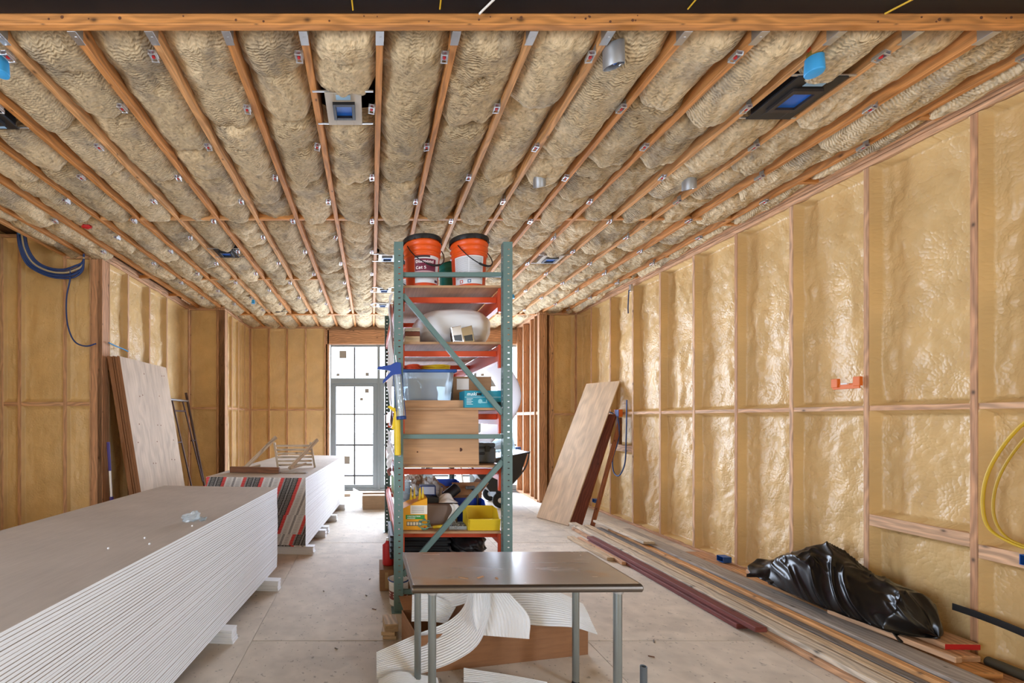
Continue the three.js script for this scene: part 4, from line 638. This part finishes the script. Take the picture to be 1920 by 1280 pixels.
// ---------------------------------------------------------------- stainless table
{
  const TY = 0.80, g = group('steel_table', 'stainless steel work table with round legs in the foreground', 'table', [0.765, 0, -2.365], 0.015);
  const w = 1.145, d = 0.545, steel = std(0xcdccca, 1.0, { metalness: 0.6, map: steelTex, roughnessMap: steelRough }), edge = std(0x847c74, 0.4, { metalness: 1, map: steelTex });
  const top = boxGeo(w - 0.02, 0.012, d - 0.03, 0.002, false); part(g, 'table_top', top, steel, [0, TY - 0.006, 0]);
  for (const s of [1, -1]) part(g, 'rolled_edge', at(lathe([[0, -w / 2], [0.016, -w / 2], [0.021, -w / 2 + 0.006], [0.021, w / 2 - 0.006], [0.016, w / 2], [0, w / 2]], 20), 0, 0, 0, 0, 0, Math.PI / 2), edge, [0, TY - 0.021, s * (d / 2 - 0.02)]);
  for (const s of [1, -1]) part(g, 'side_edge', boxGeo(0.012, 0.035, d - 0.04, 0.003), edge, [s * (w / 2 - 0.006), TY - 0.019, 0]);
  for (const [x, z] of [[-0.465, 0.215], [0.475, 0.215], [-0.485, -0.215], [0.475, -0.215]]) { const lg = part(g, 'leg', new THREE.CylinderGeometry(0.0205, 0.0205, TY - 0.07, 24), M.galvLeg ??= std(0x9aa3a3, 0.32, { metalness: 0.9 }), [x, (TY - 0.07) / 2 + 0.03, z]); nest(lg, part(g, 'leg_socket', lathe([[0.0206, 0], [0.026, 0], [0.026, 0.03], [0.0206, 0.03]], 20), M.galv, [x, TY - 0.06, z]), part(g, 'foot', lathe([[0, 0], [0.02, 0], [0.024, 0.008], [0.019, 0.03], [0, 0.03]], 20), M.black, [x, 0, z])); }
  part(g, 'hat_channel', boxGeo(w - 0.2, 0.03, 0.1, 0.003), M.galv, [0, TY - 0.028, 0]);
  for (const [i, x, z, s] of [[0, 0.47, -2.19, 0.05], [1, 0.56, -2.20, 0.045], [2, 0.64, -2.185, 0.02]]) thing('wood_chip', ['left', 'middle', 'right'][i] + ' of three wood chips lying on the steel table', 'wood chip', boxGeo(s, 0.003, 0.012, 0.001), M.peach, [x, 0.8018, z], [0, i - 0.4, 0]);
}
// ---------------------------------------------------------------- long carton with foam wrap behind the table
{
  const ry = Math.atan2(0.23, 1.214);
  const g = group('long_carton', 'long open brown carton of foam wrap on the floor behind the steel table', 'box', [0.85, 0, -3.0], ry); openBox(g, 1.22, 0.24, 0.38, 0.006, card(0x9c6f4c));
  part(g, 'flap', boxGeo(0.55, 0.005, 0.15, 0.001), card(0x9c6f4c), [-0.32, 0.255, -0.255], [0.35, 0, 0]);
  function sheet(name, label, A, B, n, amp, freq) {             // pleated foam sheet between two curves
    const ca = new THREE.CatmullRomCurve3(A.map((p) => new THREE.Vector3(...p))), cb = new THREE.CatmullRomCurve3(B.map((p) => new THREE.Vector3(...p)));
    const base = surface((u, v) => { const a = ca.getPoint(u), b = cb.getPoint(u); a.lerp(b, v); return a.toArray(); }  , n, 160);
    const N = base.attributes.normal, P = base.attributes.position, s = Math.floor(rr(1, 800));
    const geo = surface((u, v) => { const i = Math.round(v * 160) * (n + 1) + Math.round(u * n), d = amp * (Math.sin(v * freq * 2.2 + 1.6 * vn(u * 3, v * 6, s)) + 1.6 * (vn(u * 4, v * 3, s + 2) - 0.5)); return [P.getX(i) + N.getX(i) * d, P.getY(i) + N.getY(i) * d, P.getZ(i) + N.getZ(i) * d]; }, n, 160, 0.002);
    return thing(name, label, 'foam wrap', geo, M.wrap);
  }
  sheet('foam_wrap', 'pleated white foam sheet sweeping from the floor up to a peak behind the table', [[0.03, 0.02, -2.62], [0.28, 0.06, -2.60], [0.52, 0.14, -2.61], [0.66, 0.24, -2.62], [0.74, 0.40, -2.68], [0.77, 0.60, -2.78]], [[0.03, 0.13, -2.72], [0.28, 0.22, -2.76], [0.50, 0.30, -2.78], [0.60, 0.38, -2.80], [0.64, 0.47, -2.82], [0.68, 0.60, -2.84]], 48, 0.0025, 46);
  sheet('foam_wrap', 'white foam sheet fanning down to the right from the peak behind the table', [[0.68, 0.64, -2.82], [0.66, 0.50, -2.76], [0.64, 0.37, -2.70], [0.66, 0.27, -2.66]], [[0.76, 0.64, -2.82], [0.88, 0.50, -2.76], [1.0, 0.36, -2.71], [0.98, 0.25, -2.65]], 40, 0.003, 44);
  sheet('foam_wrap', 'white foam sheet sloping left from the peak into the brown carton', [[0.72, 0.64, -2.9], [0.60, 0.58, -2.95], [0.46, 0.50, -3.0], [0.30, 0.40, -3.05]], [[0.70, 0.42, -2.84], [0.60, 0.36, -2.88], [0.45, 0.31, -2.92], [0.32, 0.27, -2.96]], 40, 0.0025, 44);
  sheet('foam_wrap', 'white pleated foam sheet spilling over the right end of the brown carton', [[0.94, 0.44, -3.04], [1.10, 0.45, -3.02], [1.30, 0.41, -2.98], [1.46, 0.34, -2.95]], [[0.96, 0.27, -2.80], [1.12, 0.27, -2.775], [1.30, 0.27, -2.75], [1.43, 0.25, -2.70]], 44, 0.0035, 50);
  sheet('foam_wrap', 'small grey-white foam piece standing up at the left of the brown carton', [[0.27, 0.24, -2.90], [0.38, 0.25, -2.88], [0.5, 0.245, -2.86]], [[0.28, 0.40, -2.95], [0.4, 0.41, -2.93], [0.58, 0.35, -2.9]], 24, 0.002, 40);
  sheet('foam_wrap', 'flat foam strip lying on the floor in front of the brown carton', [[0.56, 0.012, -2.60], [0.8, 0.02, -2.56], [1.05, 0.015, -2.50]], [[0.58, 0.05, -2.69], [0.82, 0.04, -2.64], [1.06, 0.03, -2.58]], 24, 0.002, 22);
  sheet('foam_wrap', 'lowest foam sheet on the floor below the table front', [[0.5, 0.012, -2.3], [0.8, 0.02, -2.28], [1.2, 0.015, -2.24]], [[0.55, 0.02, -2.54], [0.8, 0.03, -2.50], [1.12, 0.02, -2.45]], 30, 0.0025, 36);
  sheet('foam_wrap', 'crumpled foam end curling on the floor at the far left of the wrap', [[0.04, 0.012, -2.40], [0.15, 0.04, -2.44], [0.4, 0.03, -2.48]], [[0.04, 0.04, -2.58], [0.15, 0.08, -2.59], [0.4, 0.04, -2.6]], 24, 0.003, 40);
}
// ---------------------------------------------------------------- lumber along the right wall
{
  const plank = (label, mat, x, w, t, y, d0, d1, yaw = 0, name = 'lumber_board', end) => {
    const g = group(name, label, 'board', [x, y, -(d0 + d1) / 2], yaw); part(g, 'plank', boxGeo(w, t, d1 - d0, 0.004), mat, [0, t / 2, 0]);
    if (end) part(g, 'painted_end', boxGeo(w - 0.004, t - 0.004, 0.003, 0.001), end, [0, t / 2, (d1 - d0) / 2 + 0.0005]); return g;
  };
  plank('lower reddish-brown board at the room side of the lumber pile', M.redwood, 2.85, 0.09, 0.037, 0.001, 3.28, 5.55);
  plank('upper reddish-brown board at the room side of the lumber pile', M.redwood, 2.872, 0.09, 0.037, 0.039, 3.15, 5.6, 0.004);
  plank('short pale board lying loose outside the reddish boards', M.pale, 2.695, 0.085, 0.037, 0.001, 4.85, 5.75, 0.05);
  plank('short pale board next to the reddish boards', M.peach, 2.775, 0.05, 0.037, 0.001, 4.7, 5.7, 0.012);
  plank('long peach board on the floor under the whitish board', M.peach, 2.985, 0.14, 0.037, 0.001, 1.5, 6.2, 0.004);
  plank('long whitish board on top beside the reddish boards', M.white, 3.0, 0.11, 0.037, 0.039, 1.6, 6.35, 0.006);
  plank('long knotty pale board in the bottom layer of the lumber pile', M.pale, 3.16, 0.14, 0.037, 0.001, 1.4, 6.3);
  plank('long pale board with split edge in the middle of the lumber pile', M.pale, 3.128, 0.085, 0.037, 0.039, 1.5, 6.2, 0.003);
  plank('narrow dark weathered board in the middle of the lumber pile', M.greyDark, 3.225, 0.07, 0.037, 0.039, 1.5, 6.05, 0.002);
  plank('long orange board edge beside the wide grey plank', M.joist3, 3.30, 0.06, 0.06, 0.039, 1.4, 5.9, 0.003);
  plank('long brown board under the wide grey plank', M.stud2, 3.44, 0.19, 0.037, 0.001, 1.4, 5.9);
  plank('grey underlay board under the wide grey plank', M.grey, 3.43, 0.18, 0.037, 0.039, 1.5, 5.7);
  plank('wide weathered grey plank on top of the lumber pile', M.grey, 3.45, 0.2, 0.037, 0.077, 1.45, 5.85, 0.004);
  plank('short pale plank at the far end of the lumber pile', M.white, 3.30, 0.14, 0.03, 0.115, 5.1, 6.2, 0.03);
  plank('lowest short-ended board next to the foam wall near the black bag', M.stud2, 3.72, 0.3, 0.06, 0.001, 2.52, 5.0);
  plank('middle orange board of the stack ending near the red tip', M.joist3, 3.70, 0.2, 0.037, 0.062, 2.55, 4.3, -0.03);
  plank('narrow peach board lying askew beside the black bag', M.stud3, 3.575, 0.05, 0.037, 0.116, 2.62, 3.3, 0.1);
  plank('upper orange board under the red-tipped plank', M.stud, 3.74, 0.16, 0.037, 0.10, 2.66, 4.2, -0.03);
  plank('wide orange plank with a red painted end under the black bag', M.stud, 3.80, 0.22, 0.038, 0.138, 2.73, 4.0, -0.03, 'lumber_board', M.red);
}
// black bag on the lumber
{
  const bagMat = std(0x0b0b0c, 0.26, { specularIntensity: 0.9 }), s = 411;
  const body = surface((u, v) => {                              // v along the bag from its mouth to the near end, u round it
    const t = v, th = u * 6.2831853, ends = Math.pow(clamp(t / 0.14), 0.5) * Math.pow(clamp((1 - t) / 0.10), 0.5);
    const hgt = ends * (0.24 + 0.22 * Math.exp(-(((t - 0.40) / 0.22) ** 2)) + 0.05 * t), wid = ends * (0.15 + 0.07 * Math.sin(Math.PI * t) + 0.04 * t);
    const c = Math.cos(th), q = Math.sin(th);
    const w1 = vn(c * 1.6 + 4, t * 6 + q * 1.4, s) , ridge = Math.pow(1 - Math.abs(vn(c * 2 + 8 + w1, t * 7 + q * 2 + w1 * 2, s + 2) - 0.5) * 2, 3), ridge2 = Math.pow(1 - Math.abs(vn(c * 5 + 3 + w1 * 2, t * 15 + q * 4, s + 6) - 0.5) * 2, 3), k = 0.93 + 0.10 * ridge + 0.04 * ridge2 + 0.2 * (w1 - 0.5);
    return [wid * c * k, 0.05 + (q > 0 ? hgt * q * k : 0.05 * q * ends), -0.60 + 1.2 * t + 0.05 * (vn(c * 2 + 5, q * 2 + t * 3, s + 12) - 0.5)];
  }, 160, 150);
  const bb = mergeVertices((body.deleteAttribute('uv'), body), 1e-5); bb.computeVertexNormals();
  const g = group('garbage_bag', 'shiny black garbage bag slumped on the lumber against the foam wall', 'bag', [3.66, 0.15, -3.34], 0.05); g.scale.set(0.95, 0.84, 0.92);
  part(g, 'bag_body', bb, bagMat);
  const flap = surface((u, v) => { const a = -0.3 + 2.3 * u; return [0.06 - 0.30 * Math.sin(a * 0.75) * (0.75 + 0.3 * v) + 0.04 * vn(u * 6, v * 6, 431), 0.02 + 0.36 * Math.max(0, Math.cos(a * 0.72)) * (1 - 0.45 * v) + 0.04 * (vn(u * 7, v * 5, 433) - 0.5), -0.22 - 0.42 * v + 0.04 * Math.sin(u * 9) + 0.03 * vn(u * 12, v * 3, 437)]; }, 56, 48, 0.002);
  part(g, 'loose_flap', flap, bagMat);
  const corner = surface((u, v) => [-0.18 + 0.12 * u * (1 - 0.6 * v) + 0.03 * v, 0.10 - 0.13 * v + 0.015 * Math.sin(u * 8 + v * 3), 0.40 + 0.10 * v + 0.02 * Math.sin(u * 5)], 20, 20, 0.002); part(g, 'hanging_corner', corner, bagMat);
}
// plywood and rusty boards leaning at the far right
{
  function lean(name, label, cx, cz, w, l, t, mat, yawE, L) {
    const e = new THREE.Vector3(...yawE).normalize(), up = new THREE.Vector3(...L); up.addScaledVector(e, -up.dot(e)).normalize(); const n = new THREE.Vector3().crossVectors(e, up).normalize();
    const m = new THREE.Matrix4().makeBasis(e, up, n); const o = part(scene, numbered(name), at(boxGeo(w, l, t, 0.001), 0, l / 2, 0), mat); o.userData = { label, category: 'board' };
    o.quaternion.setFromRotationMatrix(m); o.position.set(cx, 0.004, cz); return o;
  }
  lean('leaning_plywood', 'pale plywood strip leaning on the right foam wall', 2.83, -6.70, 0.62, 2.5, 0.018, ply(0xf4dfc4), [-0.41, 0, -0.91], [0.92, 2.2, -0.75]);
  lean('leaning_board', 'rusty brown board leaning behind the pale plywood strip', 3.12, -6.52, 0.2, 1.85, 0.03, M.rust, [-0.41, 0, -0.91], [0.62, 1.7, -0.55]);
  lean('leaning_board', 'orange-brown stick leaning rightmost behind the pale plywood strip', 3.32, -6.42, 0.06, 1.65, 0.03, M.studDark, [-0.41, 0, -0.91], [0.45, 1.5, -0.45]);
}
// ---------------------------------------------------------------- far end: cart, boxes
{
  const g = group('dump_cart', 'black garden dump cart standing behind the rack by the back windows', 'cart', [2.2, 0, -8.05]);
  const side = [[-0.42, 0.78], [0.62, 0.98], [0.5, 0.62], [0.25, 0.30], [-0.05, 0.30]], blk = std(0x1a1a1c, 0.45);
  part(g, 'tub', extrude(side, 0.6, 0.012), blk, [0, 0, -0.3]); part(g, 'tub_rim', barBetween([-0.46, 0.785, 0], [0.66, 1.0, 0], 0.66, 0.03), blk);
  for (const z of [0.34, -0.34]) { part(g, 'wheel', at(lathe([[0.05, -0.03], [0.12, -0.035], [0.138, -0.02], [0.138, 0.02], [0.12, 0.035], [0.05, 0.03]], 28), 0, 0, 0, Math.PI / 2, 0, 0), M.rubber, [0.12, 0.14, z]); nest(g.children[g.children.length - 1], part(g, 'hub', at(lathe([[0, -0.025], [0.055, -0.025], [0.055, 0.025], [0, 0.025]], 20), 0, 0, 0, Math.PI / 2, 0, 0), M.whitePlastic, [0.12, 0.14, z])); }
  part(g, 'axle', at(new THREE.CylinderGeometry(0.012, 0.012, 0.7, 10), 0, 0, 0, Math.PI / 2, 0, 0), M.greyPlastic, [0.12, 0.14, 0]); part(g, 'bracket', boxGeo(0.1, 0.2, 0.5, 0.005), M.greyPlastic, [0.12, 0.24, 0]);
  part(g, 'tow_handle', tube([[0.4, 0.32, 0], [0.7, 0.7, 0], [0.78, 1.0, 0]], 0.015, 16, 8), M.greyPlastic);
  const c2 = group('cart_load', 'clear plastic crate of oddments on top of the black cart', 'crate', [2.45, 1.02, -8.05], 0); c2.rotation.z = 0.19; openBox(c2, 0.4, 0.22, 0.4, 0.006, M.clear); part(c2, 'oddments', blob(0.15, 0.07, 0.15, 150, 0.6, 4, 30, 20), M.greyPlastic, [0, 0.008, 0]);
  const wpn = group('foam_board', 'white panel leaning at the left of the black cart', 'panel', [1.75, 0, -8.2]); wpn.rotation.z = 0.12; part(wpn, 'panel', boxGeo(0.03, 0.75, 0.5, 0.003), M.whitePlastic, [0, 0.376, 0]); part(wpn, 'dark_stripe', boxGeo(0.004, 0.75, 0.03, 0.001), M.black, [-0.017, 0.376, 0.1]);
  const f = group('floor_carton', 'open brown carton on the floor in front of the back windows', 'box', [0.08, 0, -7.75], 0.05); openBox(f, 0.5, 0.24, 0.36, 0.006, card(0xb6997a)); part(f, 'flap', boxGeo(0.2, 0.005, 0.34, 0.001), card(0xd9d6cf), [-0.33, 0.285, 0], [0, 0, -0.5]); part(f, 'flap', boxGeo(0.48, 0.005, 0.16, 0.001), card(0xb6997a), [0, 0.243, 0.09]);
  thing('white_plank', 'white plank lying on the floor beyond the far drywall stack', 'board', boxGeo(0.6, 0.05, 0.14, 0.004), M.white, [-0.75, 0.026, -8.9], [0, 0.1, 0]);
  thing('grey_pipe', 'short grey pipe stub standing on the floor at the bottom edge', 'pipe', lathe([[0.014, 0], [0.019, 0], [0.019, 0.18], [0.014, 0.18], [0.014, 0]], 20), std(0x5c6266, 0.4), [1.58, 0.0, -2.48]);
  for (const [i, x, z] of [[0, -0.05, -3.9], [1, 0.02, -3.62], [2, -0.02, -4.3], [3, 1.9, -2.9], [4, 2.05, -3.1], [5, 1.75, -3.9], [6, -0.25, -3.0], [7, 2.1, -2.6], [8, -0.45, -4.0], [9, 1.5, -4.6]]) thing('floor_debris', 'tiny wood sliver scattered on the bare floor', 'debris', boxGeo(rr(0.02, 0.06), 0.005, 0.008, 0.001), i % 2 ? M.brown : M.greyDark, [x, 0.003, z], [0, rr(0, 3), 0], 'slivers on the floor');
}
// ---------------------------------------------------------------- wall fittings and cables
{
  const onWall = (x, d) => [x, d];
  const blueBox = (label, x, y, z, ry) => { const g = group('electrical_box', label, 'electrical box', [x, y, z], ry); openBox(g, 0.09, 0.09, 0.06, 0.004, M.navy2 ??= std(0x1b4f96, 0.45), 'box_side'); g.rotation.x = Math.PI / 2; g.rotation.order = 'YXZ'; part(g, 'wire_stub', tube([[0, 0.02, 0], [0.01, 0.06, 0.005], [0.02, 0.1, 0.0]], 0.003, 12, 6), M.galv); return g; };
  blueBox('blue electrical box on the blocking at the right edge of the picture', 3.86, 0.80, -2.44, -Math.PI / 2);
  blueBox('blue electrical box low on the foam wall beside the lumber pile', 3.86, 0.10, -4.62, -Math.PI / 2);
  blueBox('blue electrical box low on the foam wall behind the leaning plywood', 3.86, 0.22, -7.25, -Math.PI / 2);
  blueBox('blue electrical box on the open stud partition by the windows', 3.17, 0.98, -9.1, -Math.PI / 2);
  const ob = group('orange_bracket', 'orange plastic bracket screwed to a stud of the right wall', 'bracket', [3.925, 1.885, -3.53]);
  part(ob, 'plate', boxGeo(0.012, 0.045, 0.2, 0.002), std(0xe0701f, 0.45), [0, 0, 0]); part(ob, 'ear', boxGeo(0.03, 0.075, 0.05, 0.003), std(0xe0701f, 0.45), [0, 0.035, 0.085]); part(ob, 'ear', boxGeo(0.03, 0.075, 0.05, 0.003), std(0xe0701f, 0.45), [0, 0.03, -0.08]); part(ob, 'wire_end', boxGeo(0.02, 0.012, 0.05, 0.002), M.whitePlastic, [-0.012, 0.02, 0.0]);
  const o2 = group('orange_box', 'orange electrical box with blue cables on the far right foam wall', 'electrical box', [3.9, 1.64, -6.75]); openBox(o2, 0.07, 0.12, 0.12, 0.004, std(0xe0701f, 0.45), 'box_side'); part(o2, 'cover', boxGeo(0.01, 0.11, 0.1, 0.002), std(0x274a9c, 0.4), [-0.04, 0.06, 0.03]);
  thing('wall_stub', 'short upright block carrying the orange electrical box', 'block', boxGeo(0.05, 0.42, 0.09, 0.003), M.brown, [3.91, 1.42, -6.75]);
  const cable = (name, label, pts, r, m, seg = 60) => thing(name, label, 'cable', tube(pts, r, seg, 7), m);
  const bc = std(0x2a4d8c, 0.5);
  cable('cable', 'blue cable bowing left from the orange box', [[3.86, 1.70, -6.82], [3.84, 1.72, -6.95], [3.83, 1.62, -7.08], [3.84, 1.4, -7.12], [3.86, 1.3, -7.12]], 0.011, bc);
  cable('cable', 'blue cable looping below the orange box', [[3.86, 1.66, -6.7], [3.84, 1.45, -6.62], [3.84, 1.25, -6.66], [3.85, 0.95, -6.82], [3.85, 0.76, -6.78], [3.85, 0.72, -6.66], [3.86, 0.9, -6.52], [3.87, 1.3, -6.49], [3.88, 1.9, -6.49]], 0.010, bc, 90);
  cable('cable', 'dark cable end hanging under the right top plate', [[3.87, 3.55, -6.42], [3.87, 3.3, -6.44], [3.86, 3.2, -6.42]], 0.008, M.navy);
  thing('cable_tag', 'pale tag where a cable enters the right top plate', 'tag', boxGeo(0.03, 0.1, 0.05, 0.002), M.galv, [3.90, 3.58, -6.42]);
  cable('cable', 'thicker yellow cable looping over the foam at the right edge', [[3.93, 1.74, -2.2], [3.92, 1.72, -2.4], [3.91, 1.6, -2.55], [3.91, 1.3, -2.70], [3.91, 1.05, -2.73], [3.91, 0.92, -2.70], [3.90, 0.86, -2.60], [3.89, 0.84, -2.5]], 0.009, std(0xcaa51e, 0.5), 80);
  cable('cable', 'thinner yellow cable looping inside the thicker one at the right edge', [[3.93, 1.70, -2.2], [3.92, 1.68, -2.38], [3.91, 1.55, -2.52], [3.91, 1.25, -2.66], [3.91, 1.0, -2.68], [3.90, 0.89, -2.62], [3.89, 0.85, -2.5]], 0.007, std(0xb8941a, 0.5), 80);
  thing('black_strap', 'black strap hanging across the foam at the right edge', 'strap', surface((u, v) => [3.89 + 0.01 * Math.sin(u * 6), 0.36 - 0.02 * u - 0.05 * (1 - Math.cos(u * 2)) + 0.022 * (v - 0.5) * 2, -2.86 + 0.75 * u], 30, 4, 0.006), M.rubber);
  thing('conduit', 'dark pipe running along the foot of the right wall', 'pipe', tube([[3.9, 0.085, -2.70], [3.9, 0.08, -2.2], [3.89, 0.08, -1.4]], 0.03, 20, 14), std(0x4a4638, 0.5));
  // blue data cables on the left
  for (let i = 0; i < 6; i++) { const o = (i - 2.5) * 0.02, q = i % 2 * 0.02; cable('data_cable', i === 3 ? 'single tan cable within the dark blue bundle on the shaded left wall' : 'dark blue data cable in the bundle drooping over the shaded left wall', [[-4.12 + o, 3.84, -5.02 + q], [-4.14 + o, 3.64, -5.08], [-4.11 + o, 3.50 + o * 0.5, -5.16], [-3.98, 3.42 + o, -5.24 + q], [-3.80, 3.40 + o, -5.27 + q], [-3.66, 3.43 + o * 1.2, -5.27 + q], [-3.58, 3.50 + o, -5.28], [-3.555, 3.60 + o, -5.27]], 0.012, i === 3 ? std(0xb9ab8a, 0.6) : M.navy, 70); scene.children[scene.children.length - 1].userData.group = 'data cables of the drooping bundle'; }
  cable('data_cable', 'single blue cable dropping down the shaded left wall', [[-3.70, 3.45, -5.24], [-3.72, 3.33, -5.26], [-3.77, 3.10, -5.27], [-3.75, 2.75, -5.27], [-3.66, 2.56, -5.27], [-3.52, 2.51, -5.26], [-3.40, 2.54, -5.26]], 0.009, M.navy, 60);
  cable('data_cable', 'light blue cable stub across the first foam bay of the left wall', [[-3.34, 2.58, -5.42], [-3.33, 2.56, -5.55], [-3.33, 2.55, -5.7], [-3.35, 2.54, -5.86]], 0.009, M.cyan, 30);
  const sl = group('taped_conduit', 'conduit end wrapped in blue tape above the drooping cable bundle', 'conduit', [-4.12, 3.80, -5.02]); part(sl, 'tape', new THREE.CylinderGeometry(0.035, 0.035, 0.09, 20), M.blueTape, [0, 0.03, 0]); part(sl, 'pipe_end', new THREE.CylinderGeometry(0.028, 0.028, 0.08, 20), M.peach, [0, 0.11, 0]);
  // wires over the steel beam
  const wire = (label, a, b, c, m, r = 0.004) => cable('hanging_wire', label, [a, b, c], r, m, 20);
  const ye = std(0xd0a72a, 0.5), wh = std(0xe9e6dd, 0.5), yz = -2.10;
  wire('short yellow wire tied round the beam left of centre', [-0.12, 3.80, -1.98], [-0.11, 3.74, -2.0], [-0.095, 3.685, yz - 0.06], ye);
  wire('short yellow wire tied round the beam above the centre joist', [0.34, 3.80, -1.98], [0.34, 3.74, -2.0], [0.345, 3.69, yz - 0.06], ye);
  wire('white cable crossing the beam right of the centre joist', [0.72, 3.76, -1.95], [0.64, 3.69, -2.05], [0.55, 3.685, yz - 0.08], wh, 0.006);
  wire('yellow and white wire pair hanging from the beam at the right', [1.66, 3.80, -1.98], [1.63, 3.72, -2.03], [1.60, 3.69, yz - 0.06], ye);
  wire('yellow cable at the far right end of the beam', [2.80, 3.75, -1.97], [2.72, 3.70, -2.05], [2.62, 3.685, yz - 0.08], ye, 0.005);
}
// ---------------------------------------------------------------- fittings in the ceiling
{
  const Y = ROOF;
  const plateMat = std(0xb6aa98, 0.6), tapeMat = std(0x9cc4e2, 0.5);
  function downlight(label, x, d, w, l, frame, trim) {
    const g = group('light_housing', label, 'light fitting', [x, Y - 0.010, -d]);
    const ring = (W, L, w2, l2, y, t, m, n) => { for (const s of [-1, 1]) { part(g, n, boxGeo((W - w2) / 2, t, L, 0.001), m, [s * (W + w2) / 4, y, 0]); part(g, n, boxGeo(w2, t, (L - l2) / 2, 0.001), m, [0, y, s * (L + l2) / 4]); } };
    ring(w, l, w * 0.5, w * 0.5, 0, 0.006, frame, 'mounting_plate'); ring(w * 0.62, w * 0.62, w * 0.44, w * 0.44, -0.012, 0.02, trim, 'trim_ring');
    part(g, 'taped_opening', boxGeo(w * 0.46, 0.004, w * 0.46, 0.001), M.blue, [0, -0.003, 0]); part(g, 'housing_box', boxGeo(w * 0.9, 0.12, l * 0.9, 0.004), frame, [0, 0.075, 0]); part(g, 'loose_tape', boxGeo(w * 0.4, 0.002, l * 0.14, 0.0005), tapeMat, [0, -0.005, -l * 0.38 * (l > w * 1.1 ? -1 : 1)]);
    for (const s of [-1, 1]) part(g, 'hanger_bar', boxGeo(0.38, 0.008, 0.012, 0.001), M.galv, [0, 0.008, s * l * 0.5]);
  }
  downlight('square light housing with blue taped opening near the centre of the ceiling', JX(-0.5) - 0.02, 2.80, 0.23, 0.29, plateMat, M.black);
  downlight('large black light housing with blue tape at the upper right of the ceiling', JX(6.5), 2.71, 0.30, 0.36, M.black, std(0x2c2420, 0.5));
  downlight('dark light housing cut off by the left edge of the picture', JX(-6.5), 2.85, 0.26, 0.28, M.black, M.black);
  downlight('black light housing with blue opening in the left half of the ceiling', JX(-4.5), 5.25, 0.24, 0.26, M.black, M.black);
  downlight('light housing with pale plate in the right half of the ceiling', JX(5.5), 5.45, 0.26, 0.28, plateMat, M.greyPlastic);
  downlight('nearest of three pale light housings left of the buckets', JX(0.5) - 0.05, 5.40, 0.22, 0.24, M.whitePlastic, M.greyPlastic);
  downlight('middle of three pale light housings left of the rack top', JX(0.5) - 0.05, 6.75, 0.22, 0.24, M.whitePlastic, M.greyPlastic);
  downlight('farthest of three pale light housings left of the rack top', JX(0.5) - 0.05, 7.65, 0.22, 0.24, M.whitePlastic, M.greyPlastic);
  downlight('small dark light housing near the cross beam at the far left', JX(-4.5), 8.02, 0.2, 0.2, M.black, M.black);
  function can(label, x, d, r, tilt) { const g = group('junction_can', label, 'junction box', [x, Y - 0.075, -d]); g.rotation.set(tilt, 0, 0.2); part(g, 'can', lathe([[r * 0.96, 0.1], [r * 0.96, 0.0], [r, 0.0], [r, 0.105], [0, 0.105], [0, 0.1], [r * 0.96, 0.1]], 10), std(0xa9adb0, 0.5, { metalness: 0.7 })); part(g, 'wire', tube([[-r * 0.6, 0.06, 0], [0, 0.01, 0.01], [r * 0.6, 0.05, 0]], 0.006, 20, 6), M.blue); part(g, 'wire', tube([[-r * 0.6, 0.05, 0.02], [0, 0.02, 0.03], [r * 0.6, 0.06, 0.02]], 0.005, 20, 6), M.red); part(g, 'clamp', boxGeo(0.015, 0.02, 0.02, 0.002), M.galv, [r * 0.7, 0.01, 0]); }
  can('galvanised junction can with wires beside the fourth joist right of centre', JX(3) + 0.09, 2.38, 0.055, 0.3);
  can('dark round junction can in the middle right of the ceiling', JX(3.4), 3.62, 0.05, 0.5);
  can('round junction can further right in the ceiling', JX(6.6), 3.66, 0.055, 0.3);
  const pd = group('taped_pipe', 'hanging pipe with orange top and blue tape at the upper right', 'pipe', [2.49, Y - 0.10, -2.40]); part(pd, 'blue_tape', lathe([[0, 0], [0.04, 0], [0.044, 0.01], [0.04, 0.09], [0, 0.09]], 20), M.blueTape); part(pd, 'thread', lathe([[0.034, 0.09], [0.036, 0.095], [0.034, 0.1], [0.036, 0.105], [0.034, 0.11], [0.036, 0.115], [0.034, 0.12], [0, 0.125]], 20), std(0x8a7a3c, 0.4, { metalness: 0.6 })); part(pd, 'orange_sleeve', lathe([[0.03, 0.12], [0.033, 0.13], [0.03, 0.2], [0, 0.2]], 20), std(0xe0572e, 0.5));
  const p2 = group('taped_pipe', 'blue taped pipe end cut off at the upper left corner', 'pipe', [-2.10, Y - 0.09, -2.42]); part(p2, 'blue_tape', lathe([[0, 0], [0.035, 0], [0.038, 0.01], [0.034, 0.09], [0, 0.09]], 20), M.blueTape); part(p2, 'orange_sleeve', lathe([[0.03, 0.09], [0.03, 0.16], [0, 0.16]], 20), std(0xe0572e, 0.5));
  thing('red_rag', 'red cloth scrap stuck in the insulation above the left cables', 'rag', blob(0.05, 0.02, 0.03, 180, 0.6, 4, 24, 16), M.red, [-3.02, Y - 0.03, -4.52]);
  for (const [i, x, d] of [[0, 2.28, 6.9], [1, -2.0, 7.2]]) { const g = group('sprinkler_head', i ? 'blue wrapped sprinkler head on the far left of the ceiling' : 'blue wrapped sprinkler head right of the rack top', 'sprinkler', [x, Y - 0.10, -d]); part(g, 'cap', new THREE.CylinderGeometry(0.025, 0.03, 0.06, 14), M.blueTape, [0, 0.03, 0]); part(g, 'drop_pipe', new THREE.CylinderGeometry(0.012, 0.012, 0.1, 10), M.galv, [0, 0.1, 0]); }
}
renderer.render(scene, camera);
